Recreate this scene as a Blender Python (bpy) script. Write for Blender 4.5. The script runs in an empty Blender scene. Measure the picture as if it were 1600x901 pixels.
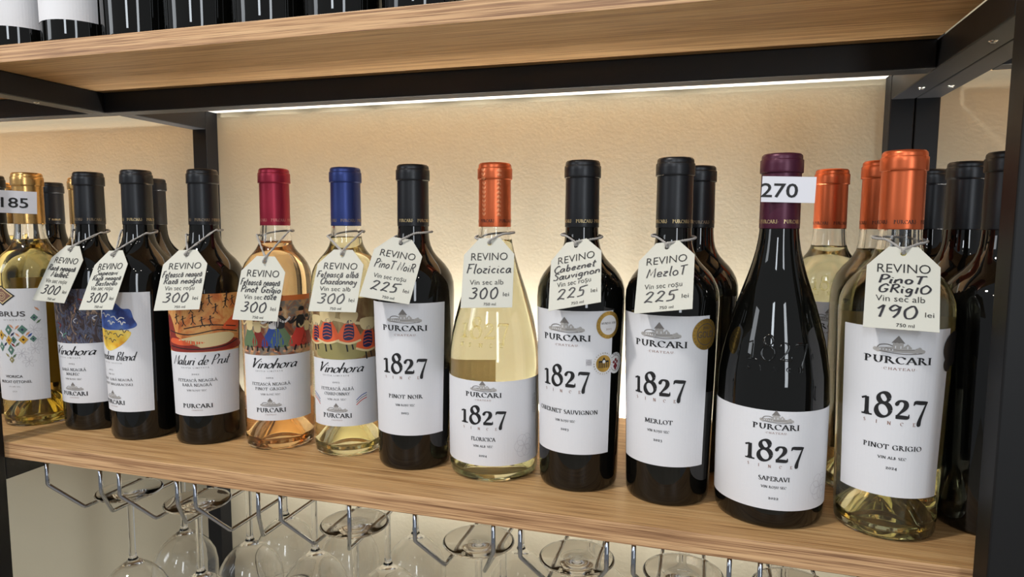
import bpy, bmesh, math, random
from mathutils import Matrix, Vector
random.seed(7)
S = bpy.context.scene
COL = S.collection
PI = math.pi
# ------------------------------------------------------------------ camera
cam_d = bpy.data.cameras.new('camera')
cam = bpy.data.objects.new('camera', cam_d)
COL.objects.link(cam)
cam.matrix_world = Matrix(((0.95956, -0.03226, 0.27966, 0.19386),
                           (0.28146, 0.08988, -0.95535, -0.52569),
                           (0.00568, 0.99543, 0.09532, 0.24434),
                           (0, 0, 0, 1)))
cam_d.sensor_width = 36
cam_d.lens = 1022.78 / 1600 * 36
cam_d.clip_start = 0.01
S.camera = cam
S.view_settings.view_transform = 'Standard'
S.view_settings.look = 'None'
S.view_settings.gamma = 1
S.view_settings.exposure = 0.0
S.view_settings.use_curve_mapping = False
S.cycles.max_bounces = 24
S.cycles.transmission_bounces = 24
S.cycles.glossy_bounces = 8
S.cycles.diffuse_bounces = 4
S.cycles.transparent_max_bounces = 24
S.cycles.sample_clamp_indirect = 4.0
S.cycles.caustics_refractive = True
S.cycles.caustics_reflective = False
S.cycles.blur_glossy = 0.5
S.cycles.use_denoising = True
# ------------------------------------------------------------------ world and lights
W = bpy.data.worlds.new('room_light')
S.world = W
W.use_nodes = True
W.node_tree.nodes['Background'].inputs[0].default_value = (0.92, 0.96, 1.0, 1)
W.node_tree.nodes['Background'].inputs[1].default_value = 0.30


def lamp(name, kind, loc, energy, color=(1, 1, 1), size=None, target=None, shape='RECTANGLE'):
    d = bpy.data.lights.new(name, kind)
    d.energy = energy
    d.color = color
    if kind == 'AREA':
        d.shape = shape
        d.size = size[0]
        d.size_y = size[1]
    elif size:
        d.shadow_soft_size = size
    o = bpy.data.objects.new(name, d)
    COL.objects.link(o)
    o.location = loc
    if target:
        o.rotation_euler = (Vector(target) - Vector(loc)).to_track_quat('-Z', 'Y').to_euler()
    return o


lamp('window_light', 'AREA', (-0.25, -2.6, 1.25), 11, (0.86, 0.93, 1.0), (0.28, 0.75), (-0.25, 0, 0.2))
lamp('window_light', 'AREA', (1.25, -2.4, 0.65), 17, (0.88, 0.94, 1.0), (0.30, 1.7), (0.2, 0, 0.0))
lamp('window_light', 'AREA', (-2.3, -1.5, 1.0), 8, (0.90, 0.95, 1.0), (0.6, 0.9), (-0.2, 0.1, 0.1))
lamp('ceiling_track_light', 'AREA', (-0.80, -0.85, 1.75), 23, (1, 0.96, 0.90), (0.14, 0.14), (0.0, 0.1, 0.15), 'DISK')
for lx, ly in ((-0.9, -1.9), (-0.2, -2.3), (0.35, -1.8), (0.9, -2.2), (1.4, -1.6)):
    lamp('ceiling_spot_light', 'POINT', (lx, ly, 2.0), 5.0, (1, 0.93, 0.82), 0.035)

# ------------------------------------------------------------------ materials


def lin(c):
    return tuple((v / 255 / 12.92) if v / 255 <= 0.04045 else ((v / 255 + 0.055) / 1.055) ** 2.4 for v in c) + (1,)


def mat(name, rgb=(200, 200, 200), rough=0.5, metal=0.0, trans=0.0, ior=1.5, spec=0.5, linear=None):
    m = bpy.data.materials.new(name)
    m.use_nodes = True
    b = m.node_tree.nodes['Principled BSDF']
    b.inputs['Base Color'].default_value = linear + (1,) if linear else lin(rgb)
    b.inputs['Roughness'].default_value = rough
    b.inputs['Metallic'].default_value = metal
    b.inputs['Transmission Weight'].default_value = trans
    b.inputs['IOR'].default_value = ior
    b.inputs['Specular IOR Level'].default_value = spec
    return m


def noisy(m, scale=(1, 1, 1), cols=None, nscale=5, detail=6, pos=None, bump=0.0, bscale=None, rough=None, dist=0.0, coord='Object'):
    """procedural noise colour and bump on a material"""
    nt = m.node_tree
    b = nt.nodes['Principled BSDF']
    tc = nt.nodes.new('ShaderNodeTexCoord')
    mp = nt.nodes.new('ShaderNodeMapping')
    mp.inputs['Scale'].default_value = scale
    nt.links.new(tc.outputs[coord], mp.inputs[0])
    nz = nt.nodes.new('ShaderNodeTexNoise')
    nz.inputs['Scale'].default_value = nscale
    nz.inputs['Detail'].default_value = detail
    nz.inputs['Distortion'].default_value = dist
    nt.links.new(mp.outputs[0], nz.inputs['Vector'])
    if cols:
        rp = nt.nodes.new('ShaderNodeValToRGB')
        e = rp.color_ramp.elements
        while len(e) < len(cols):
            e.new(0.5)
        for i, c in enumerate(cols):
            e[i].position = pos[i] if pos else 0.3 + 0.4 * i / max(1, len(cols) - 1)
            e[i].color = lin(c)
        nt.links.new(nz.outputs['Fac'], rp.inputs[0])
        nt.links.new(rp.outputs[0], b.inputs['Base Color'])
    if bump:
        nb = nz
        if bscale:
            nb = nt.nodes.new('ShaderNodeTexNoise')
            nb.inputs['Scale'].default_value = bscale
            nb.inputs['Detail'].default_value = 3
            nt.links.new(tc.outputs[coord], nb.inputs['Vector'])
        bp = nt.nodes.new('ShaderNodeBump')
        bp.inputs['Strength'].default_value = bump
        bp.inputs['Distance'].default_value = 0.002
        nt.links.new(nb.outputs['Fac'], bp.inputs['Height'])
        nt.links.new(bp.outputs[0], b.inputs['Normal'])
    return m


def wood(name, light, mid, dark, vscale, fine, pore=(0.45, 0.37, 0.30, 1)):
    m = mat(name, mid, 0.45)
    nt = m.node_tree
    b = nt.nodes['Principled BSDF']
    tc = nt.nodes.new('ShaderNodeTexCoord')

    def nz(sc, nscale, detail, dist=0.0):
        mp = nt.nodes.new('ShaderNodeMapping')
        mp.inputs['Scale'].default_value = sc
        nt.links.new(tc.outputs['Object'], mp.inputs[0])
        n = nt.nodes.new('ShaderNodeTexNoise')
        n.inputs['Scale'].default_value = nscale
        n.inputs['Detail'].default_value = detail
        n.inputs['Distortion'].default_value = dist
        nt.links.new(mp.outputs[0], n.inputs['Vector'])
        return n
    g = nz((1.0, vscale, vscale), 3.2, 8, 0.35)
    f = nz((3.0, fine, fine), 5, 4)
    r = nt.nodes.new('ShaderNodeValToRGB')
    e = r.color_ramp.elements
    e.new(0.5)
    for i, (p, c) in enumerate(((0.33, dark), (0.5, mid), (0.66, light))):
        e[i].position = p
        e[i].color = lin(c)
    nt.links.new(g.outputs['Fac'], r.inputs[0])
    r2 = nt.nodes.new('ShaderNodeValToRGB')
    r2.color_ramp.elements[0].position = 0.34
    r2.color_ramp.elements[0].color = pore
    r2.color_ramp.elements[1].position = 0.52
    r2.color_ramp.elements[1].color = (1, 1, 1, 1)
    nt.links.new(f.outputs['Fac'], r2.inputs[0])
    mx = nt.nodes.new('ShaderNodeMix')
    mx.data_type = 'RGBA'
    mx.blend_type = 'MULTIPLY'
    mx.inputs[0].default_value = 0.8
    nt.links.new(r.outputs[0], mx.inputs[6])
    nt.links.new(r2.outputs[0], mx.inputs[7])
    nt.links.new(mx.outputs[2], b.inputs['Base Color'])
    bp = nt.nodes.new('ShaderNodeBump')
    bp.inputs['Strength'].default_value = 0.18
    bp.inputs['Distance'].default_value = 0.001
    nt.links.new(f.outputs['Fac'], bp.inputs['Height'])
    nt.links.new(bp.outputs[0], b.inputs['Normal'])
    return m


M = {}
M['wall'] = noisy(mat('cream_wall_paint', (206, 192, 165), 0.75), nscale=2.5, cols=[(198, 186, 158), (205, 195, 169)], bump=0.09, bscale=240)
M['wood'] = wood('oak_board', (206, 168, 118), (195, 154, 104), (174, 132, 84), 60, 150)
M['edge'] = wood('oak_edge_band', (222, 180, 134), (204, 160, 116), (150, 108, 74), 110, 200, (0.30, 0.22, 0.17, 1))
M['black_metal'] = noisy(mat('black_powder_coat', (9, 9, 11), 0.5, spec=0.35), nscale=60, bump=0.04)
M['chrome'] = mat('chrome', (165, 168, 176), 0.06, 1.0)
M['screw'] = mat('screw_steel', (200, 198, 190), 0.25, 1.0)
M['led'] = bpy.data.materials.new('led_glow')
M['led'].use_nodes = True
_n = M['led'].node_tree
_e = _n.nodes.new('ShaderNodeEmission')
_e.inputs[0].default_value = (1.0, 0.985, 0.96, 1)
_e.inputs[1].default_value = 930
_n.links.new(_e.outputs[0], _n.nodes['Material Output'].inputs[0])
M['led_dim'] = M['led'].copy()
M['led_dim'].name = 'led_glow_upper'
M['led_dim'].node_tree.nodes['Emission'].inputs[1].default_value = 0.9
M['led_dim'].node_tree.nodes['Emission'].inputs[0].default_value = (1.0, 0.88, 0.62, 1)
M['led_side'] = M['led'].copy()
M['led_side'].node_tree.nodes['Emission'].inputs[1].default_value = 600
M['white_plastic'] = mat('white_plastic', (225, 225, 220), 0.5)
M['dark_glass'] = mat('dark_bottle_glass', linear=(0.003, 0.003, 0.0025), rough=0.02, ior=1.5)
M['clear_glass'] = mat('clear_bottle_glass', linear=(0.996, 0.998, 0.99), rough=0.0, trans=1.0, ior=1.48)
M['emboss_glass'] = mat('raised_glass_figures', linear=(0.90, 0.85, 0.55), rough=0.03, trans=1.0, ior=1.48)  # clear glass in reality; tint paints in the dark edges of refraction
M['stem_glass'] = mat('wineglass_crystal', linear=(0.985, 0.985, 0.98), rough=0.0, trans=1.0, ior=1.46)
M['wine_white'] = mat('white_wine', linear=(0.99, 0.965, 0.70), rough=0.0, trans=1.0, ior=1.34)
M['wine_pale'] = mat('pale_white_wine', linear=(0.99, 0.998, 0.78), rough=0.0, trans=1.0, ior=1.34)
M['wine_amber'] = mat('golden_wine', linear=(0.92, 0.80, 0.36), rough=0.0, trans=1.0, ior=1.34)
M['wine_rose'] = mat('rose_wine', linear=(0.99, 0.72, 0.42), rough=0.0, trans=1.0, ior=1.34)
M['paper'] = noisy(mat('label_paper', (226, 226, 230), 0.55), nscale=400, bump=0.06)
M['paper_back'] = mat('back_label_paper', (214, 204, 170), 0.6)
_n = M['paper_back'].node_tree
_t = _n.nodes.new('ShaderNodeBsdfTranslucent')
_t.inputs[0].default_value = (0.85, 0.66, 0.30, 1)
_x = _n.nodes.new('ShaderNodeMixShader')
_x.inputs[0].default_value = 0.4
_n.links.new(_n.nodes['Principled BSDF'].outputs[0], _x.inputs[1])
_n.links.new(_t.outputs[0], _x.inputs[2])
_n.links.new(_x.outputs[0], _n.nodes['Material Output'].inputs[0])
M['floor'] = noisy(mat('pale_floor_tile', (190, 180, 165), 0.4), nscale=3, cols=[(182, 172, 156), (198, 188, 172)])
M['card'] = noisy(mat('tag_card', (205, 204, 193), 0.65), nscale=300, bump=0.05)
M['sticker'] = mat('price_sticker_paper', (228, 228, 236), 0.45)
M['ink'] = mat('black_ink', (22, 21, 24), 0.6)
M['ink_soft'] = mat('dark_grey_ink', (70, 66, 66), 0.6)
M['ink_grey'] = mat('grey_ink', (136, 132, 130), 0.6)
M['icon_grey'] = mat('engraving_grey_ink', (172, 168, 165), 0.6)
M['icon_dark'] = mat('engraving_dark_ink', (122, 117, 114), 0.6)
M['ink_brown'] = mat('brown_ink', (140, 100, 85), 0.6)
M['pen'] = mat('pen_ink', (26, 24, 34), 0.5)
M['gold_ink'] = mat('gold_foil_print', (214, 190, 140), 0.35, 0.6)
M['dim_ink'] = mat('faded_gold_print', (150, 130, 105), 0.4, 0.4)
M['pink_ink'] = mat('pink_foil_print', (205, 130, 120), 0.35, 0.5)
M['cord'] = noisy(mat('grey_cord', (168, 164, 160), 0.85), nscale=500, bump=0.3)
M['cap_black'] = noisy(mat('black_capsule_foil', (23, 24, 28), 0.36, 0.25), nscale=40, bump=0.05)
M['cap_red'] = noisy(mat('red_capsule_foil', (150, 34, 56), 0.38, 0.6), nscale=40, bump=0.05)
M['cap_blue'] = noisy(mat('blue_capsule_foil', (48, 62, 120), 0.38, 0.6), nscale=40, bump=0.05)
M['cap_copper'] = noisy(mat('copper_capsule_foil', (212, 104, 62), 0.34, 0.75), nscale=40, bump=0.05)
M['cap_light'] = mat('copper_capsule_highlight_print', (240, 150, 105), 0.3, 0.85)
M['cap_gold'] = noisy(mat('gold_capsule_foil', (216, 170, 104), 0.27, 0.85), nscale=40, bump=0.05)
M['cap_purple'] = noisy(mat('purple_capsule_foil', (78, 30, 52), 0.36, 0.4), nscale=40, bump=0.05)
M['cap_purple_dark'] = mat('dark_purple_print', (48, 22, 36), 0.4, 0.3)
M['medal_gold'] = mat('gold_medal_foil', (206, 164, 80), 0.3, 0.8)
M['medal_white'] = mat('white_medal_print', (224, 222, 222), 0.5)
M['medal_dark'] = mat('dark_medal_foil', (34, 30, 28), 0.35, 0.4)
M['medal_red'] = mat('dark_red_print', (120, 30, 40), 0.5)
M['dot_blue'] = mat('blue_print', (40, 74, 150), 0.6)
M['dot_yellow'] = mat('yellow_print', (240, 196, 50), 0.6)
M['red_print'] = mat('red_print', (200, 60, 50), 0.6)
M['navy_print'] = mat('navy_print', (40, 40, 80), 0.6)
M['orange_print'] = mat('orange_print', (226, 96, 52), 0.6)
M['orange_band'] = mat('orange_band_print', (208, 110, 50), 0.6)
M['skin_print'] = mat('skin_tone_print', (196, 140, 105), 0.6)
M['green_print'] = mat('green_print', (96, 118, 84), 0.6)
M['teal_print'] = mat('teal_print', (88, 126, 112), 0.6)
M['ochre_print'] = mat('ochre_print', (206, 160, 60), 0.6)
M['cream_print'] = mat('cream_print', (222, 200, 150), 0.6)
M['olive_print'] = mat('olive_print', (150, 140, 88), 0.6)
M['darkred_print'] = mat('deep_red_print', (138, 40, 30), 0.6)
M['salmon_print'] = mat('salmon_print', (212, 150, 110), 0.6)
M['art_dance'] = noisy(mat('folk_dance_painting', (150, 110, 80), 0.6), nscale=75, dist=1.0,
                       cols=[(84, 44, 30), (150, 86, 52), (120, 118, 110), (188, 140, 92), (206, 180, 140)], pos=[0.25, 0.4, 0.5, 0.58, 0.72])
M['art_skirt'] = noisy(mat('skirt_dance_painting', (150, 120, 80), 0.6), scale=(1, 1, 0.5), nscale=55, dist=0.6,
                       cols=[(80, 52, 34), (128, 94, 58), (172, 146, 98), (200, 184, 142)], pos=[0.28, 0.42, 0.55, 0.7])
M['art_rock'] = noisy(mat('rock_painting', (200, 120, 60), 0.6), nscale=60, dist=0.8,
                      cols=[(146, 62, 34), (206, 120, 60), (222, 164, 96), (214, 140, 70)], pos=[0.28, 0.42, 0.55, 0.72])
M['art_dark'] = noisy(mat('dark_abstract_painting', (70, 60, 60), 0.6), scale=(1, 1, 0.45), nscale=110, dist=2.2,
                      cols=[(30, 26, 34), (70, 52, 50), (92, 98, 122), (46, 36, 40), (170, 142, 120), (62, 56, 74)], pos=[0.25, 0.4, 0.48, 0.55, 0.66, 0.76])
M['art_blue'] = noisy(mat('blue_watercolour', (60, 90, 160), 0.6), nscale=70, cols=[(34, 50, 112), (62, 92, 168), (96, 122, 178)], pos=[0.35, 0.5, 0.68])
M['art_yellow'] = noisy(mat('yellow_watercolour', (240, 196, 60), 0.6), nscale=70, cols=[(226, 160, 40), (242, 200, 70), (246, 222, 130)], pos=[0.35, 0.5, 0.7])
M['art_grey'] = mat('grey_wash_print', (196, 194, 200), 0.6)
M['box_grey'] = mat('grey_card', (120, 120, 122), 0.6)


# ------------------------------------------------------------------ mesh helpers
class MB:
    def __init__(s):
        s.v, s.f, s.m, s.sm = [], [], [], []

    def add(s, v, f, m=0, smooth=False):
        o = len(s.v)
        s.v += [tuple(p) for p in v]
        for q in f:
            s.f.append([i + o for i in q])
            s.m.append(m)
            s.sm.append(smooth)

    def box(s, a, b, m=0):
        x0, y0, z0 = a
        x1, y1, z1 = b
        v = [(x0, y0, z0), (x1, y0, z0), (x1, y1, z0), (x0, y1, z0), (x0, y0, z1), (x1, y0, z1), (x1, y1, z1), (x0, y1, z1)]
        s.add(v, [(3, 2, 1, 0), (4, 5, 6, 7), (0, 1, 5, 4), (1, 2, 6, 5), (2, 3, 7, 6), (3, 0, 4, 7)], m)

    def lathe(s, prof, seg=64, m=0, closed=False):
        """prof list of (r, z); a closed profile is a loop with r>0 or touching the axis at its ends"""
        v, f, rows = [], [], []
        for r, z in prof:
            if r < 1e-6:
                rows.append([len(v)])
                v.append((0, 0, z))
            else:
                rows.append(list(range(len(v), len(v) + seg)))
                v += [(r * math.sin(2 * PI * k / seg), -r * math.cos(2 * PI * k / seg), z) for k in range(seg)]
        n = len(rows)
        for i in range(n if closed else n - 1):
            A, B = rows[i], rows[(i + 1) % n]
            for k in range(seg):
                k2 = (k + 1) % seg
                if len(A) == 1 and len(B) == 1:
                    continue
                if len(A) == 1:
                    f.append((A[0], B[k2], B[k]))
                elif len(B) == 1:
                    f.append((A[k], A[k2], B[0]))
                else:
                    f.append((A[k], A[k2], B[k2], B[k]))
        s.add(v, f, m, True)

    def tube(s, pts, r, seg=10, m=0, caps=True):
        pts = [Vector(p) for p in pts]
        n = len(pts)
        v, f = [], []
        up = None
        for i, p in enumerate(pts):
            d = (pts[min(i + 1, n - 1)] - pts[max(i - 1, 0)]).normalized()
            if up is None:
                up = d.orthogonal().normalized()
            up = (up - d * up.dot(d)).normalized()
            w = d.cross(up)
            for k in range(seg):
                a = 2 * PI * k / seg
                v.append(p + (up * math.cos(a) + w * math.sin(a)) * r)
        for i in range(n - 1):
            for k in range(seg):
                f.append((i * seg + k, i * seg + (k + 1) % seg, (i + 1) * seg + (k + 1) % seg, (i + 1) * seg + k))
        if caps:
            f.append(tuple(range(seg))[::-1])
            f.append(tuple((n - 1) * seg + k for k in range(seg)))
        s.add(v, f, m, True)

    def build(s, name, mats, parent=None, fix=False, bevel=0):
        me = bpy.data.meshes.new(name)
        me.from_pydata(s.v, [], s.f)
        for m in (mats if isinstance(mats, list) else [mats]):
            me.materials.append(m)
        me.polygons.foreach_set('material_index', s.m)
        me.polygons.foreach_set('use_smooth', s.sm)
        if fix:
            bm = bmesh.new()
            bm.from_mesh(me)
            bmesh.ops.recalc_face_normals(bm, faces=bm.faces)
            bm.to_mesh(me)
            bm.free()
        me.update()
        o = bpy.data.objects.new(name, me)
        COL.objects.link(o)
        if parent:
            o.parent = parent
        if bevel:
            b = o.modifiers.new('bevel', 'BEVEL')
            b.width = bevel
            b.segments = 2
            b.limit_method = 'ANGLE'
        return o


def tag(o, label, cat, group=None):
    o['label'] = label
    o['category'] = cat
    if group:
        o['group'] = group
    return o


def thing(name, label, cat, loc=(0, 0, 0), rz=0, group=None):
    o = bpy.data.objects.new(name, None)
    COL.objects.link(o)
    o.empty_display_size = 0.02
    o.location = loc
    o.rotation_euler = (0, 0, rz)
    return tag(o, label, cat, group)


def dup(root, loc, rz, label, group=None, name=None):
    r = root.copy()
    COL.objects.link(r)
    r.location = loc
    r.rotation_euler = (0, 0, rz)
    r['label'] = label
    if group:
        r['group'] = group
    for ch in root.children:
        c = ch.copy()
        COL.objects.link(c)
        c.parent = r
        for g in ch.children:
            d = g.copy()
            COL.objects.link(d)
            d.parent = c
    return r


def smooth_pts(p, n=5, closed=False):
    """Catmull-Rom through points of any dimension"""
    if len(p) < 3:
        return p
    out = []
    L = len(p)
    rng = L if closed else L - 1
    for i in range(rng):
        if closed:
            a, b, c, d = p[i - 1], p[i], p[(i + 1) % L], p[(i + 2) % L]
        else:
            a, b, c, d = p[max(i - 1, 0)], p[i], p[i + 1], p[min(i + 2, L - 1)]
        for k in range(n):
            t = k / n
            out.append(tuple(0.5 * (2 * b[j] + (c[j] - a[j]) * t + (2 * a[j] - 5 * b[j] + 4 * c[j] - d[j]) * t * t + (3 * b[j] - a[j] - 3 * c[j] + d[j]) * t ** 3) for j in range(len(b))))
    if not closed:
        out.append(tuple(p[-1]))
    return out


# ------------------------------------------------------------------ lettering
# Serif capitals and figures: strokes in cap-height units (l line, a arc, s serif, p free stroke with own widths)
SER = {
    'A': (.78, 'l 0 0 .37 1;l .35 1 .74 0;l .14 .34 .56 .34;s .02 0;s .74 0'),
    'B': (.64, 'l .14 0 .14 1;a .14 .75 .30 .24 -90 90;a .14 .27 .38 .26 -90 90;s .1 0 .2;s .1 1 .2'),
    'C': (.78, 'a .42 .5 .40 .50 50 310;l .68 .68 .69 .93'),
    'D': (.84, 'l .14 0 .14 1;a .14 .5 .6 .49 -90 90;s .1 0 .2;s .1 1 .2'),
    'E': (.64, 'l .14 0 .14 1;l .1 .97 .56 .97;l .14 .52 .46 .52;l .1 .03 .6 .03;l .56 .99 .56 .8;l .6 .01 .6 .22;s .1 0 .2;s .1 1 .2'),
    'F': (.60, 'l .14 0 .14 1;l .1 .97 .56 .97;l .14 .5 .44 .5;l .56 .99 .56 .78;s .14 0;s .1 1 .2'),
    'G': (.86, 'a .42 .5 .40 .50 50 345;l .72 .04 .72 .42;l .66 .7 .68 .93;s .72 .43'),
    'H': (.88, 'l .15 0 .15 1;l .7 0 .7 1;l .15 .51 .7 .51;s .15 0;s .15 1;s .7 0;s .7 1'),
    'I': (.32, 'l .16 0 .16 1;s .16 0;s .16 1'),
    'K': (.8, 'l .14 0 .14 1;l .14 .42 .62 1;l .3 .56 .68 0;s .14 0;s .14 1;s .62 1;s .7 0'),
    'L': (.62, 'l .14 0 .14 1;l .1 .03 .56 .03;l .56 .01 .57 .24;s .14 1;s .1 0 .2'),
    'M': (1.02, 'l .14 0 .16 1;l .16 1 .5 .1;l .48 .1 .84 1;l .86 1 .88 0;s .12 0;s .1 1 .2;s .88 0;s .9 1 .2'),
    'N': (.88, 'l .14 0 .14 1;l .14 1 .74 0;l .74 0 .74 1;s .14 0;s .08 1 .2;s .74 1'),
    'O': (.86, 'a .43 .5 .40 .50 0 360'),
    'P': (.64, 'l .14 0 .14 1;a .14 .72 .40 .27 -90 90;s .14 0;s .1 1 .2'),
    'R': (.78, 'l .14 0 .14 1;a .14 .74 .36 .25 -90 90;l .34 .5 .72 0;s .14 0;s .1 1 .2;s .74 0 .16'),
    'S': (.56, 'p .46 .8 .05 .38 .94 .05 .22 .96 .08 .09 .8 .13 .16 .62 .15 .36 .44 .16 .46 .22 .12 .32 .03 .07 .14 .04 .05 .05 .22 .06'),
    'T': (.76, 'l .38 0 .38 1;l .04 .97 .72 .97;l .05 .99 .03 .78;l .71 .99 .73 .78;s .38 0'),
    'U': (.84, 'l .15 1 .15 .32;a .42 .32 .27 .32 180 360;l .69 .32 .69 1;s .15 1;s .69 1'),
    'V': (.78, 'l .04 1 .4 0;l .4 0 .74 1;s .05 1;s .73 1'),
    'W': (1.1, 'l .04 1 .34 0;l .34 0 .56 .9;l .56 .9 .8 0;l .8 0 1.06 1;s .05 1;s 1.05 1'),
    'X': (.76, 'l .06 1 .7 0;l .06 0 .7 1;s .08 0;s .08 1;s .7 0;s .7 1'),
    'Y': (.74, 'l .04 1 .38 .45;l .38 .45 .7 1;l .38 0 .38 .47;s .38 0;s .06 1;s .68 1'),
    'Z': (.7, 'l .08 .97 .62 .97;l .62 .97 .06 .03;l .06 .03 .64 .03'),
    '0': (.6, 'a .3 .36 .26 .37 0 360'),
    '1': (.46, 'p .01 .635 .05 .10 .67 .055 .22 .715 .05;p .235 .72 .12 .235 .4 .125 .235 .02 .125;p .02 .02 .045 .24 .02 .05 .46 .02 .045;p .12 .05 .02 .235 .08 .16 .35 .05 .02'),
    '2': (.6, 'p .06 .5 .05 .075 .57 .11 .15 .68 .075 .27 .71 .06 .4 .65 .12 .43 .52 .14 .36 .38 .11 .22 .23 .065 .07 .06 .05;p .05 .055 .11 .3 .055 .115 .5 .055 .10 .545 .11 .05 .555 .19 .02'),
    '3': (.56, 'p .05 .6 .05 .2 .71 .06 .4 .58 .12 .2 .33 .06;p .2 .35 .06 .46 .15 .14 .26 -.2 .07 .03 -.2 .06'),
    '4': (.62, 'l .4 -.25 .4 .7;l .42 .7 .03 .05;l .03 .05 .58 .05'),
    '5': (.54, 'l .12 .68 .46 .7;l .12 .68 .1 .35;p .1 .36 .05 .36 .36 .11 .46 .1 .14 .28 -.2 .07 .03 -.22 .06'),
    '7': (.66, 'p .015 .55 .02 .05 .62 .06 .10 .675 .10 .3 .665 .115 .5 .665 .10 .6 .70 .03;p .585 .70 .04 .5 .52 .055 .38 .2 .08 .31 0 .10 .275 -.16 .125 .275 -.25 .11 .28 -.29 .05'),
    '8': (.66, 'q .33 .775 .195 .20;q .33 .285 .265 .275'),
    '.': (.26, 'p .08 .42 .1 .18 .42 .1'),
    ' ': (.36, ''),
}
SER['\u0102'] = (SER['A'][0], SER['A'][1] + ';a .37 1.3 .15 .14 180 360')
SER['\u0218'] = (SER['S'][0], SER['S'][1] + ';l .26 -.1 .22 -.28')
SER['\u0162'] = (SER['T'][0], SER['T'][1] + ';l .4 -.1 .36 -.28')
SER['\u021a'] = SER['\u0162']
SER['\u00c9'] = (SER['E'][0], SER['E'][1] + ';l .3 1.1 .42 1.3')


def nib(dx, dy, thick=.145, thin=.045, th=22):
    a = math.atan2(dy, dx) - math.radians(th)
    return thin + (thick - thin) * math.sin(a) ** 2


def ribbons_of(ch, n):
    out = []
    for st in SER[ch][1].split(';'):
        q = st.split()
        if not q:
            continue
        v = [float(t) for t in q[1:]]
        if q[0] == 'l':
            k = max(2, n // 3)
            w = nib(v[2] - v[0], v[3] - v[1])
            out.append([(v[0] + (v[2] - v[0]) * i / k, v[1] + (v[3] - v[1]) * i / k, w) for i in range(k + 1)])
        elif q[0] in 'aq':
            a0, a1 = (v[4], v[5]) if q[0] == 'a' else (0, 360)
            k = max(6, int(n * abs(a1 - a0) / 180))
            p = []
            for i in range(k + 1):
                a = math.radians(a0 + (a1 - a0) * i / k)
                dx, dy = -v[2] * math.sin(a), v[3] * math.cos(a)
                if q[0] == 'q':
                    w = nib(dx, dy, .15, .06, 32)
                    p.append((v[0] + v[2] * math.cos(a), v[1] + v[3] * math.sin(a), w))
                else:
                    w = nib(dx, dy)
                    p.append((v[0] + (v[2] - w * .35) * math.cos(a), v[1] + (v[3] - w * .35) * math.sin(a), w))
            out.append(p)
        elif q[0] == 's':
            h = v[2] if len(v) > 2 else .16
            y = v[1] + (.018 if v[1] < .5 else -.018)
            out.append([(v[0] - h, y, .036), (v[0], y, .05), (v[0] + h, y, .036)])
        elif q[0] == 'p':
            p = [tuple(v[i:i + 3]) for i in range(0, len(v), 3)]
            out.append(smooth_pts(p, max(2, n // 3)))
    return out


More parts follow.
